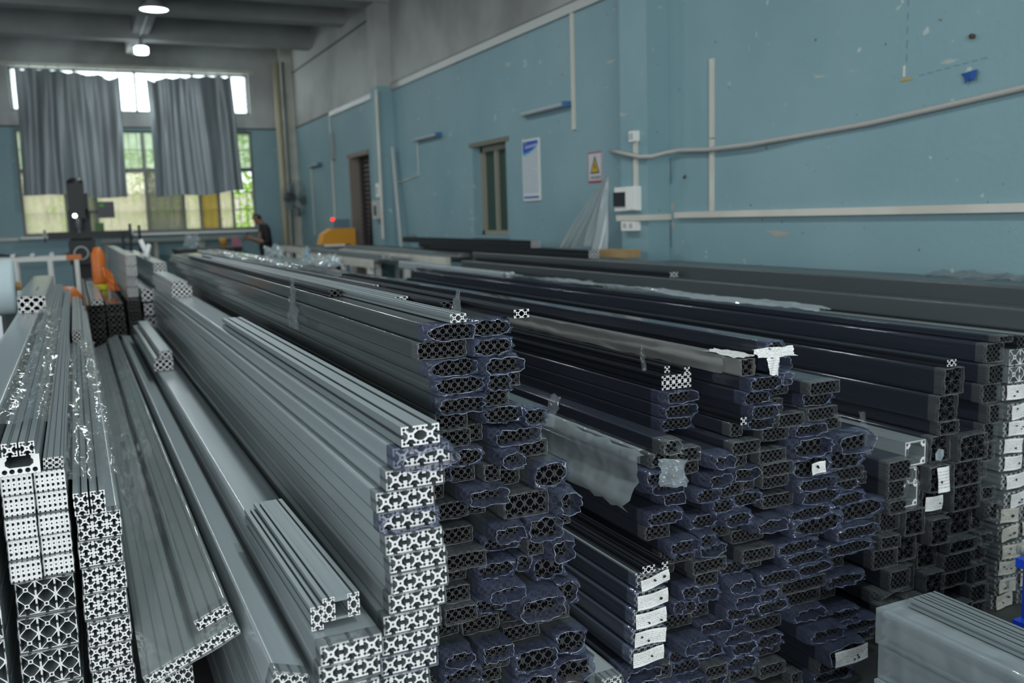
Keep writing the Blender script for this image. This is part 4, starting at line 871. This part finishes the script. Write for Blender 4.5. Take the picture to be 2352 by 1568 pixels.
MB().prism([(-.16, -.088), (-.05, -.088), (-.05, .088), (-.16, .088)], -.075, -.05, 'x').build('cover', WHITEP, t)
tag(MB().box(XP-.025, XP, 6.24, 6.275, 1.69, 2.04).build('riser_trunking', TRUNK), 'cream riser trunking above the breaker box', 'trunking')
t = thing('switch_box', 'small white switch box on top of the riser trunking', 'switch'); MB().box(XP-.05, XP, 6.22, 6.30, 2.04, 2.12).build('body', WHITEP, t); MB().box(XP-.055, XP-.05, 6.235, 6.285, 2.055, 2.105).build('rocker', GREYP, t)
t = thing('socket_box', 'white twin socket box below the breaker box', 'socket'); MB().box(XP-.055, XP, 6.22, 6.42, 1.34, 1.415).build('body', WHITEP, t)
for y in (6.36, 6.27): MB().box(XP-.058, XP-.055, y-.02, y+.03, 1.36, 1.40).build('outlet', GREYP, t)
# wall lamps (unlit tubes)
def tube_lamp(y0, y1, z, label):
    t = thing('wall_tube_lamp', label, 'lamp', group='unlit tube lamps on the right wall'); MB().box(XW-.05, XW, y0, y1, z-.02, z+.02).build('batten', GREYP, t)
    MB().tube([(XW-.065, y0+.03, z-.005), (XW-.065, y1-.03, z-.005)], .013, 8).build('glass_tube', mat('tube_off', (.35, .40, .42), .3), t); MB().box(XW-.08, XW, y0-.02, y0+.03, z-.025, z+.025).build('end_cap', mat('cap_blue', (.05, .14, .30), .5), t)
tube_lamp(7.68, 8.63, 2.5, 'unlit tube lamp on the blue wall right of the poster'); tube_lamp(11.02, 11.93, 2.52, 'unlit tube lamp on the blue wall left of the sliding window'); tube_lamp(17.2, 18.1, 2.53, 'unlit tube lamp on the far end of the right wall')
tag(MB().tube([(XW-.01, 11.9, 2.5), (XW-.01, 11.9, 2.06), (XW-.01, 12.9, 1.98), (XP, 13.0, 1.97)], .008, 6).build('lamp_cable', TRUNK), 'thin pale cable from the wall lamp to the far pilaster', 'cable')
tag(MB().tube([(XW-.01, 18.05, 2.5), (XW-.01, 18.05, 1.2)], .01, 6).build('lamp_cable', TRUNK), 'thin vertical conduit below the far wall lamp', 'cable')
# poster and warning sign
t = thing('wall_poster', 'tall framed notice with blue header on the blue wall', 'poster', (XW, 8.51, 1.94))
MB().box(-.014, 0, -.19, .19, -.31, .31).build('frame', mat('frame_pale', (.66, .67, .60), .5), t)
MB().box(-.0155, -.014, -.172, .172, -.292, .292).build('sheet', paper('notice_print', (.55, .60, .61), (.24, .29, .33), 30, .40), t)
MB().prism([(-.172, .292), (.172, .292), (.172, .185), (.12, .178), (.05, .186), (-.03, .20), (-.10, .22), (-.172, .245)], -.0162, -.0155, 'x').build('header', mat('header_blue', (.015, .05, .36), .5), t)
MB().prism([(.172, .185), (.12, .178), (.05, .186), (-.03, .20), (-.10, .22), (-.172, .245), (-.10, .208), (-.03, .184), (.05, .166), (.12, .155), (.172, .155)], -.0162, -.0155, 'x').build('wave', mat('wave_cyan', (.02, .30, .48), .5), t)
for k in range(9): MB().box(-.0168, -.0162, .115-.031*k-.024, .115-.031*k, .218+.004*k*.4, .246+.004*k*.4).build('title_character', mat('title_white', (.34, .40, .58), .5) if k == 0 else bpy.data.materials['title_white'], t)
for k in range(5): MB().box(-.0168, -.0162, .145-.014*k-.010, .145-.014*k, .268, .278).build('small_character', bpy.data.materials['title_white'], t)
MB().box(-.0162, -.0155, -.172, .172, -.285, -.265).build('footer', bpy.data.materials['header_blue'], t)
t = thing('warning_sign', 'white warning sign with yellow triangle and red edges', 'sign', (XW, 7.24, 1.895))
MB().box(-.008, 0, -.12, .12, -.135, .135).build('board', mat('sign_white', (.50, .50, .52), .5), t)
RED = mat('sign_red', (.34, .02, .05), .5)
MB().box(-.009, -.008, -.12, .12, .123, .135).box(-.009, -.008, -.12, .12, -.135, -.118).box(-.009, -.008, -.12, -.114, -.118, .123).box(-.009, -.008, .114, .12, -.118, .123).build('border', RED, t)
MB().prism([(-.082, -.055), (.082, -.055), (0, .105)], -.0095, -.008, 'x').build('triangle_edge', BLACKP, t)
MB().prism([(-.060, -.043), (.060, -.043), (0, .075)], -.0105, -.0095, 'x').build('triangle', mat('sign_yellow', (.52, .34, .01), .5), t)
MB().prism([(.005, .035), (-.018, -.005), (-.003, -.005), (-.012, -.033), (.018, .006), (.003, .006), (.015, .035)], -.0112, -.0105, 'x').build('symbol', BLACKP, t)
for k in range(6):
    y = .082-.031*k
    b = MB().box(-.0092, -.008, y-.024, y, -.084, -.080).box(-.0092, -.008, y-.014, y-.010, -.106, -.078).box(-.0092, -.008, y-.024, y, -.095, -.092)
    if k % 2: b.box(-.0092, -.008, y-.024, y-.020, -.106, -.078)
    else: b.box(-.0092, -.008, y-.024, y, -.106, -.103)
    b.build('character', BLACKP, t)
# hanging plastic sheet by the near pilaster
v = []; f = []
R = random.Random(4); NU, NV = 40, 22
for j in range(NV+1):
    for i in range(NU+1):
        s, q = i/NU, j/NV; top = Vector((4.02, 6.58+.04*s, 1.78)); bot = Vector((3.92+.12*math.sin(3*s), 6.55+1.0*(s**1.0), 1.16))
        p = top*(1-q)+bot*q; p.x += (.010+.055*q)*math.sin(26*s+2*q)+.02*q*math.sin(61*s); p.z += .05*q*math.sin(5*s); v.append(p)
for j in range(NV):
    for i in range(NU): a = j*(NU+1)+i; f.append((a, a+1, a+NU+2, a+NU+1))
b = MB(); b.add(v, f); tag(put('plastic_sheet', b.mesh('plastic_sheet', FILM_SHEET, True, fix=False)), 'translucent plastic sheet fanning down from a nail by the near pilaster', 'plastic film')
t = thing('cardboard_box', 'low brown cardboard box on the wall stack at the pilaster', 'box', (3.80, 5.98, 1.142)); MB().box(0, .13, 0, .40, 0, .055).build('body', CARD, t); MB().box(-.002, .132, -.002, .402, .055, .058).box(.06, .07, -.003, .403, .0, .0585).build('lid_tape', mat('tape', (.42, .27, .08), .5), t)
# blue rag, pegs and marks on the near wall
tag(MB().add([(XW-.01, 3.46, 2.16), (XW-.02, 3.40, 2.15), (XW-.012, 3.36, 2.17), (XW-.02, 3.37, 2.11), (XW-.02, 3.40, 2.125), (XW-.02, 3.425, 2.10), (XW-.012, 3.44, 2.14)], [(0,1,2), (1,2,3,4), (0,1,4,6), (4,5,6)]).build('blue_rag', mat('rag_blue', (.01, .07, .28), .7)), 'small blue rag scrap stuck on the near wall', 'rag')
tag(MB().lathe([(.012, 0), (.014, -.02), (.004, -.025)], (XW-.0, 3.40, 2.34), 'x', 10).build('wall_plug', TIMBER), 'small brown wall plug above the blue rag', 'wall plug')
tag(MB().box(XW-.004, XW, 3.78, 3.86, 2.175, 2.19).build('tape_corner', mat('tape_tan', (.40, .30, .10), .7)), 'tan tape scrap at the corner of the faint rectangle mark', 'tape')
tag(MB().box(XW-.003, XW, 3.83, 3.845, 2.20, 2.26).build('tape_corner', TRUNK), 'pale tape scrap above the tan tape scrap', 'tape')
b = MB()
for k in range(9): b.box(XW-.002, XW, 3.82, 3.826, 2.28+k*.075, 2.32+k*.075)
for k in range(8): b.box(XW-.002, XW, 3.70-k*.055, 3.735-k*.055, 2.19+k*.004, 2.195+k*.004)
b.build('faint_outline', mat('mark_line', (.15, .24, .26), .8))
tag(COL.objects['faint_outline'], 'broken rectangle outline left by a removed board on the near wall', 'wall mark')
t = thing('wall_bracket', 'grey bracket at the top edge of the near wall', 'bracket', (XW, 3.25, 2.72)); MB().box(-.12, 0, -.16, .16, 0, .05).build('plate', GREYP, t); MB().box(-.05, 0, -.05, .05, -.05, 0).build('stub', STEEL, t)
# far pilaster fittings
t = thing('breaker_box', 'grey breaker box low on the far pilaster', 'electrical box', (4.07, 13.05, 1.62)); MB().box(-.08, 0, -.12, .12, -.13, .13).build('body', GREYP, t); MB().box(-.085, -.08, -.09, .03, -.08, .06).build('dark_window', BLACKP, t)
t = thing('socket_plate', 'white socket plate above the far breaker box', 'socket', (4.07, 13.05, 1.9)); MB().box(-.03, 0, -.08, .06, -.1, .1).build('body', WHITEP, t); MB().box(-.034, -.03, -.05, .03, -.05, .05).build('outlet', GREYP, t)
tag(MB().tube([(4.05, 12.88, 3.3), (4.05, 12.88, 1.2)], .022, 8).build('conduit_pipe', TRUNK), 'pale conduit pipe running down the far pilaster', 'pipe')
tag(MB().bar((4.2, 12.75, 2.49), (4.10, 12.1, .03), .04, .04).build('leaning_pole', GREYP), 'grey pole leaning against the blue wall by the far pilaster', 'pole')
tag(MB().tube([(4.25, 12.2, 1.25), (4.25, 11.8, 1.16), (4.25, 11.2, 1.1), (4.25, 10.4, 1.08), (4.25, 9.4, 1.14), (4.25, 8.4, 1.2)], .018, 8).build('sagging_cable', STEEL, smooth=True), 'dark cable sagging low along the wall below the sliding window', 'cable')
tag(MB().box(XW-.02, XW, 13.3, 13.36, 2.5, 2.95).build('dark_strip', BLACKP), 'short black strip beside the far pilaster', 'strip')
tag(MB().box(XW-.04, XW, 16.2, 16.37, 2.55, 3.0).build('dark_plate', STEEL), 'dark plate above the gate door', 'plate')
tag(MB().tube([(XW-.015, 16.4, 3.34), (XW-.015, 16.4, .9)], .015, 8).build('conduit_pipe', TRUNK), 'pale conduit dropping from the foil strip beside the gate door', 'pipe')
# corner pipes and fan
tag(MB().tube([(3.98, 19.35, 4.66), (3.98, 19.35, 0)], .06, 12).build('drain_pipe', mat('pipe_cream', (.46, .43, .30), .6), smooth=True), 'cream drain pipe in the far corner', 'pipe')
tag(MB().tube([(4.09, 19.15, 4.66), (4.09, 19.15, 0)], .022, 8).build('drain_pipe', mat('pipe_dark', (.08, .13, .12), .6), smooth=True), 'thin dark pipe in the far corner beside the drain pipe', 'pipe')
t = thing('wall_fan', 'black wall fan on the far corner column', 'fan', (4.02, 18.6, 1.95), (0, .25, .5))
for k in range(5): MB().lathe([(.06+.07*k, -.10+.035*abs(2.2-k)*.5), (.068+.07*k, -.10+.035*abs(2.2-k)*.5)], (0,0,0), 'y', 28).build('cage_ring', STEEL, t)
b = MB()
for k in range(28): a = 2*PI*k/28; b.tube([(.05*math.cos(a), -.12, .05*math.sin(a)), (.25*math.cos(a), -.13, .25*math.sin(a)), (.35*math.cos(a), -.06, .35*math.sin(a)), (.25*math.cos(a), .02, .25*math.sin(a)), (.08*math.cos(a), .05, .08*math.sin(a))], .004, 4)
b.build('cage', STEEL, t)
for k in range(3):
    a = 2*PI*k/3; c, s = math.cos(a), math.sin(a); MB().add([(.05*c, -.05, .05*s), (.26*c-.10*s, -.07, .26*s+.10*c), (.31*c, -.05, .31*s), (.26*c+.10*s, -.03, .26*s-.10*c)], [(0,1,2,3)]).build('blade', STEEL, t)
MB().lathe([(0, .02), (.10, .03), (.11, .12), (.08, .2), (0, .21)], (0,0,0), 'y', 18).build('motor', BLACKP, t, True)
MB().tube([(0, .12, 0), (.1, .16, -.12), (.26, .1, -.14), (.30, .08, -.3)], .02, 8).build('arm', BLACKP, t, True)

# ---------------------------------------------------------------- machines at the far end
t = thing('milling_machine', 'dark green milling machine in front of the left curtain', 'machine', (.08, 15.2, 0))
MB().box(-.28, .32, -.3, .45, 0, .18).build('base', DARKM, t)
MB().box(-.13, .17, .0, .40, .18, 1.75).build('column', DARKM, t)
MB().box(-.42, .68, -.22, .06, 1.33, 1.43).build('table', DARKM, t)
MB().box(-.16, .20, -.28, .1, .95, 1.30).build('knee', DARKM, t)
MB().box(-.11, .15, -.42, .38, 1.75, 1.98).build('ram', DARKM, t)
MB().box(-.10, .10, -.46, -.22, 1.62, 2.12).build('head', DARKM, t)
MB().lathe([(.10, 1.98), (.11, 2.0), (.11, 2.16), (.06, 2.2), (0, 2.2)], (0, -.34, 0)).build('motor', BLACKP, t, True)
MB().lathe([(.05, 1.62), (.045, 1.5), (.02, 1.47), (.02, 1.42)], (0, -.34, 0)).build('spindle', STEEL, t, True)
MB().box(.28, .50, -.2, -.12, 1.62, 1.86).build('control_panel', BLACKP, t)
MB().box(.30, .36, -.206, -.2, 1.79, 1.82).build('green_display', emit('display_green', (.15, .8, .1), .5), t)
MB().tube([(.15, -.05, 1.72), (.40, -.14, 1.72)], .02, 8).build('panel_arm', STEEL, t)
for x in (-.46, .72): MB().lathe([(.09, -.015), (.09, .015), (.075, .015), (.075, -.015), (.09, -.015)], (x, -.08, 1.38), 'x', 20).build('handwheel', STEEL, t)
MB().lathe([(.10, -.015), (.10, .015), (.085, .015), (.085, -.015), (.10, -.015)], (0, -.34, 1.12), 'y', 20).build('handwheel', STEEL, t)
MB().lathe([(.0, 0), (.03, .0), (.03, .05), (0, .06)], (-.04, -.46, 1.66), 'y', 12).build('work_light', emit('work_light', (.9, 1, .9), 12), t)
MB().box(.22, .34, -.2, -.05, 1.43, 1.55).build('green_vise', mat('vise_green', (.05, .14, .03), .5), t)
# white bench rail behind, long bench under the windows
t = thing('work_bench', 'dark long workbench under the far windows', 'bench', (0,0,0))
MB().box(.45, 3.0, 18.55, 19.3, 1.18, 1.24).build('top', mat('bench_top', (.20, .22, .21), .6), t)
for x in (.5, 1.35, 2.2, 2.9):
    for y in (18.6, 19.2): MB().box(x, x+.07, y, y+.07, 0, 1.18).build('leg', mat('bench_leg', (.34, .34, .28), .6) if x == .5 and y == 18.6 else bpy.data.materials['bench_leg'], t)
MB().box(.5, 2.95, 18.62, 18.66, .5, .56).build('rail', bpy.data.materials['bench_leg'], t)
t = thing('roller_rack', 'white steel roller rack beside the milling machine', 'rack', (0,0,0))
for y in (11.9, 12.3): MB().box(-1.6, -.10, y, y+.05, 1.12, 1.17).build('rail', WHITEP, t)
MB().box(-.10, .06, 11.9, 12.35, 1.12, 1.17).build('end_cap', ORANGE, t)
for x in (-1.5, -.66, -.30, -.02):
    for y in (11.9, 12.3): MB().box(x, x+.05, y, y+.05, 0, 1.12).build('leg', WHITEP, t)
for k in range(7): MB().tube([(-1.45+k*.2, 11.93, 1.19), (-1.45+k*.2, 12.33, 1.19)], .025, 10).build('roller', STEEL, t)
t = thing('foam_roll', 'big white foam roll at the left picture edge', 'roll', (-.78, 6.95, 0))
MB().lathe([(0, 0), (.04, 0), (.04, .01), (.17, .0), (.185, .02), (.185, 1.1), (.17, 1.12), (0, 1.12)], (-.72, 0, 1.12), 'x', 28).build('roll', mat('foam_white', (.55, .66, .68), .6), t, True)
MB().tube([(-.75, 0, 1.12), (.44, 0, 1.12)], .03, 10).build('core', CARD, t)
for x in (-.6, .25): MB().box(x, x+.06, -.15, .15, 0, .94).build('support', STEEL, t)
tag(MB().lathe([(0, 0), (.055, 0), (.06, .02), (.06, .28), (.045, .30), (.03, .34), (0, .34)], (.185, 9.4, .967)).build('orange_canister', ORANGE, smooth=True), 'orange upright canister behind the far black stack', 'canister')
tag(MB().lathe([(.063, 0), (.063, .05), (.058, .05), (.058, 0)], (.185, 9.4, .9145)).build('yellow_tape', mat('tape_yellow', (.7, .6, .02), .4)), 'yellow tape roll under the orange canister', 'tape')
tag(MB().lathe([(0, .20), (.10, .19), (.15, .12), (.16, .03), (.14, -.08), (.0, -.1)], (-.13, 8.75, .80), seg=18).build('orange_cover', ORANGE, smooth=True), 'orange plastic cover behind the left stack', 'cover')
tag(MB().box(-.27, .0, 8.5, 9.0, 0, .699).build('dark_cabinet', BLACKP), 'dark cabinet under the orange cover', 'cabinet')
crumple('orange_cloth', 'orange cloth sheet hanging between the far stacks', ((.19, 8.6, 1.16), (.26, 8.6, 1.12), (.325, 8.6, .945), (.24, 8.6, .945)), 8, 8, .012, ORANGE, 71, 'cloth')
for k, (x0, x1, z1, lb) in enumerate(((.53, .53, 1.44, 'black upright rod left of the pale stacks'), (.575, .62, 1.52, 'black slanted rod behind the pale stacks'), (.71, .72, 1.50, 'black upright rod right of the pale stacks'))):
    tag(MB().tube([(x0, 12, 0), (x1, 12, z1)], .016, 8).build('steel_rod', BLACKP), lb, 'rod')
for k, (x, y, z, dx, dz, lb) in enumerate(((.60, 9.0, 1.20, -.05, .16, 'white paper tube leaning on the pale stack'), (.55, 8.6, 1.22, .04, .1, 'short white film roll on the pale stack'))):
    tag(MB().tube([(x, y, z), (x+dx, y+.1, z+dz)], .022, 10).build('paper_tube', WHITEP, smooth=True), lb, 'tube')
crumple('plastic_bag', 'white plastic bag on the bench by the windows', ((1.40, 14, 1.16), (1.68, 14, 1.16), (1.64, 14.15, 1.34), (1.46, 14.1, 1.34)), 9, 9, .025, FILM_MILK, 72, 'bag')
t = thing('packing_table', 'low dark table carrying the white plastic bag', 'table', (1.3, 13.9, 0)); MB().box(0, .8, 0, .6, 1.09, 1.14).build('top', DARKM, t)
for x in (.02, .72):
    for y in (.02, .52): MB().box(x, x+.06, y, y+.06, 0, 1.09).build('leg', DARKM, t)
# chop saw and roller tables by the wall
t = thing('cutting_saw', 'yellow hooded cutting saw on a blue base', 'machine', (3.42, 13.9, 0))
MB().box(-.02, .34, -.1, .6, 0, .92).build('base', BLUEM, t)
MB().box(-.06, .42, -.14, .64, .92, 1.02).build('table', DARKM, t)
MB().prism([(-.02, 1.12), (.44, 1.12), (.44, 1.05), (.52, 1.05), (.52, 1.36), (.16, 1.36), (.03, 1.28)], .05, .35, 'y').build('hood', YELM, t)
MB().box(.02, .34, .02, .05, 1.09, 1.12).build('guard_edge', WHITEP, t)
MB().lathe([(0, -.01), (.16, -.01), (.16, .01), (0, .01)], (.20, .2, 1.10), 'y', 24).build('blade', STEEL, t)
t = thing('control_post', 'grey control post with red light behind the saw', 'machine', (4.0, 15.0, 0)); MB().box(-.04, .04, -.04, .04, 0, 1.4).build('post', GREYP, t); MB().box(-.12, .14, -.05, .05, 1.22, 1.5).build('panel', mat('panel_blue_grey', (.12, .20, .24), .5), t)
MB().lathe([(0, -.02), (.03, -.02), (.03, .0), (0, 0)], (-.15, -.05, 1.5), 'y', 12).build('red_light', emit('red_light', (1, .03, .03), 4), t)
def roller_table(x, y0, y1, w, z, label):
    t = thing('roller_table', label, 'table', (x, y0, 0)); Ln = y1-y0
    for q in (0, w-.05): MB().box(q, q+.05, 0, Ln, z-.09, z).build('side_rail', TRUNK if q == 0 else STEEL, t)
    n = int(Ln/.22)
    for k in range(n): MB().tube([(.05, .1+k*Ln/n, z-.02), (w-.05, .1+k*Ln/n, z-.02)], .025, 8).build('roller', STEEL, t)
    for k in range(4):
        for q in (0, w-.06): MB().box(q, q+.06, .05+k*(Ln-.2)/3, .11+k*(Ln-.2)/3, 0, z-.09).build('leg', WHITEP, t)
roller_table(3.0, 10.1, 13.7, .5, 1.03, 'pale roller table in front of the saw'); roller_table(3.58, 9.2, 13.6, .42, 1.06, 'pale roller table next to the blue wall'); roller_table(3.36, 14.7, 17.2, .45, 1.05, 'dark roller table behind the saw')
loose('long silver bar lying on the roller table by the wall', 3.64, 9.0, 1.067, 3, 1, .045, 4.5, False, True); loose('second silver bar lying on the front roller table', 3.12, 10.0, 1.037, 2, 1, .05, 3.4, False, True); loose('red-tinged dark bar lying on the roller table by the wall', 3.82, 9.3, 1.067, 2, 1, .045, 4.2, True, False)
tag(MB().lathe([(0, 0), (.035, 0), (.035, .13), (.012, .17), (.012, .2), (0, .2)], (2.62, 11.5, .98)).build('drink_bottle', mat('bottle_blue', (.25, .40, .48), .2), smooth=True), 'pale blue drink bottle on the far silver stack', 'bottle')
far_stack(2.5, 11.3, .3, 10, .098, 0, False, 2.5, 'stack under the drink bottle', 3)

# ---------------------------------------------------------------- the person at the window
def person(loc, rz, label):
    J = {'pelvis': (0, 0, .92), 'waist': (.0, 0, 1.05), 'chest': (-.02, 0, 1.28), 'neck0': (-.05, 0, 1.44), 'neck1': (-.09, 0, 1.50), 'head0': (-.125, 0, 1.545), 'head1': (-.135, 0, 1.60), 'crown': (-.12, 0, 1.655),
         'chin': (-.20, 0, 1.515), 'nose': (-.235, 0, 1.572)}
    rad = {'pelvis': (.15, .12), 'waist': (.14, .11), 'chest': (.17, .12), 'neck0': (.075, .07), 'neck1': (.055, .055), 'head0': (.07, .08), 'head1': (.078, .098), 'crown': (.06, .075), 'chin': (.035, .035), 'nose': (.014, .014)}
    E = [('pelvis', 'waist'), ('waist', 'chest'), ('chest', 'neck0'), ('neck0', 'neck1'), ('neck1', 'head0'), ('head0', 'head1'), ('head1', 'crown'), ('head0', 'chin'), ('head1', 'nose')]
    for s, nm in ((-1, 'l'), (1, 'r')):
        P = {'hip': (0, .10*s, .88), 'knee': (-.01, .11*s, .48), 'ankle': (.02, .11*s, .09), 'toe': (-.15, .12*s, .035), 'sho': (-.02, .19*s, 1.38), 'elb': (.0, .245*s, 1.10), 'wri': (-.22, .13*s, 1.17), 'palm': (-.29, .09*s, 1.20), 'ear': (-.115, .082*s, 1.585)}
        rr = {'hip': (.10, .10), 'knee': (.062, .062), 'ankle': (.042, .045), 'toe': (.035, .028), 'sho': (.07, .075), 'elb': (.042, .042), 'wri': (.028, .028), 'palm': (.028, .034), 'ear': (.012, .022)}
        for k, p in P.items(): J[k+nm] = p; rad[k+nm] = rr[k]
        E += [('pelvis', 'hip'+nm), ('hip'+nm, 'knee'+nm), ('knee'+nm, 'ankle'+nm), ('ankle'+nm, 'toe'+nm), ('chest', 'sho'+nm), ('sho'+nm, 'elb'+nm), ('elb'+nm, 'wri'+nm), ('wri'+nm, 'palm'+nm), ('head1', 'ear'+nm)]
        for q in range(4):
            a, b = 'f%d%s' % (q, nm), 'g%d%s' % (q, nm); L = (.8, 1, .95, .75)[q]
            J[a] = (-.335*1-.01*L, (.085-.02*(q-1.5)*.3)*s, 1.235-.021*q); J[b] = (-.345-.035*L, (.05)*s, 1.245-.021*q); rad[a] = (.0095, .0095); rad[b] = (.008, .008); E += [('palm'+nm, a), (a, b)]
        J['t'+nm] = (-.29, .055*s, 1.245); J['u'+nm] = (-.32, .03*s, 1.262); rad['t'+nm] = (.012, .012); rad['u'+nm] = (.009, .009); E += [('palm'+nm, 't'+nm), ('t'+nm, 'u'+nm)]
    keys = list(J); me = bpy.data.meshes.new('body'); me.from_pydata([J[k] for k in keys], [(keys.index(a), keys.index(b)) for a, b in E], [])
    o = bpy.data.objects.new('body', me); COL.objects.link(o)
    o.modifiers.new('skin', 'SKIN'); o.modifiers.new('sub', 'SUBSURF').levels = 2
    sv = me.skin_vertices[0].data
    for i, k in enumerate(keys): sv[i].radius = rad[k]; sv[i].use_root = (k == 'pelvis')
    dg = bpy.context.evaluated_depsgraph_get(); nm2 = bpy.data.meshes.new_from_object(o.evaluated_get(dg)); bpy.data.objects.remove(o)
    mats = [mat('shirt_black', (.012, .013, .014), .8), mat('skin', (.30, .16, .10), .55), mat('hair_black', (.008, .007, .006), .5), mat('trousers_dark', (.015, .017, .022), .8), mat('shoe_black', (.01, .01, .01), .5)]
    nm2.materials.clear()
    for q in mats: nm2.materials.append(q)
    for p in nm2.polygons:
        x, y, z = p.center; k = 0
        if z < .07: k = 4
        elif z < .95 and x > -.2: k = 3
        elif z > 1.455 and x < -.02:
            k = 1
            if z > 1.60 or (x > -.14 and z > 1.545): k = 2
        elif (x < -.10 and abs(y) < .28 and z < 1.30 and z > 1.08): k = 1
        p.material_index = k; p.use_smooth = True
    t = thing('person', label, 'person', loc, (0, 0, rz)); put('body', nm2, t)
    for s in (-1, 1): MB().lathe([(0, -.012), (.009, -.008), (.012, 0), (.009, .008), (0, .012)], (-.205, .032*s, 1.592), 'x', 10).build('eye', WHITEP, t, True)
    return t
person((3.26, 17.7, 0), 0.05, 'person in black shirt and dark trousers, head bowed, holding a phone by the window')
tag(MB().box(-.035, .035, -.004, .004, -.07, .07).build('phone', BLACKP, loc=(2.92, 17.72, 1.255), rot=(.2, -.5, PI/2)), 'dark phone held by the person', 'phone')
t = thing('side_table', 'small dark table in front of the person', 'table', (2.36, 17.6, 0)); MB().box(0, .45, 0, .6, 1.0, 1.05).build('top', DARKM, t)
for x in (.01, .38):
    for y in (.01, .53): MB().box(x, x+.06, y, y+.06, 0, 1.0).build('leg', DARKM, t)
t = thing('pink_bag', 'pinkish packet on the small dark table', 'bag', (2.72, 17.75, 1.05)); MB().prism([(-.08, 0), (.08, 0), (.07, .14), (.02, .17), (-.06, .15)], -.06, .06).build('body', mat('packet_pink', (.40, .16, .24), .6), t); MB().prism([(-.05, .15), (.02, .17), (.0, .20), (-.03, .20)], -.03, .03).build('top_fold', bpy.data.materials['packet_pink'], t)
tag(MB().lathe([(0, 0), (.06, 0), (.07, .14), (.065, .17), (0, .17)], (2.50, 17.8, 1.05)).build('yellow_pot', mat('pot_yellow', (.55, .30, .05), .5), smooth=True), 'yellow pot on the small dark table', 'pot')
tag(MB().tube([(-1.4, 19.4, 1.05), (-1.0, 19.4, .98), (-.6, 19.4, .93), (-.2, 19.4, .98), (.2, 19.4, 1.08)], .02, 8).build('hose', BLACKP, smooth=True), 'black hose sagging under the far left window', 'hose')
tag(MB().box(-1.3, -.93, YF-.04, YF, 1.28, 1.33).build('cable_trunking', TRUNK), 'short pale trunking left of the far windows', 'trunking')

# cracks and missing paint beside the near pilaster
CRK = mat('crack_dark', (.05, .055, .05), .9); PAT = mat('bare_patch', (.36, .35, .29), .85)
for k, (y0, z0, z1, wd, mt, lb) in enumerate(((6.085, 1.70, 1.90, .012, CRK, 'long dark crack in the blue wall beside the near pilaster'), (6.09, 1.20, 1.38, .010, CRK, 'short dark crack low beside the near pilaster'), (6.06, 1.49, 1.55, .05, PAT, 'bare plaster patch above the trunking by the pilaster'), (6.06, 1.36, 1.41, .045, PAT, 'bare plaster patch under the trunking by the pilaster'), (4.85, 1.30, 1.335, .28, PAT, 'pale scraped paint streak below the straight trunking'), (5.9, 1.73, 1.76, .06, CRK, 'curved dark scuff on the wall right of the pilaster'))):
    R = random.Random(90+k); n = 9; L_ = [(y0+wd*.5*R.uniform(.2, 1), z0+(z1-z0)*i/n) for i in range(n+1)]; Rr = [(y0-wd*.5*R.uniform(.2, 1), z0+(z1-z0)*i/n) for i in range(n, -1, -1)]
    tag(MB().prism(L_+Rr, XW-.002, XW, 'x').build('wall_mark', mt), lb, 'wall mark')
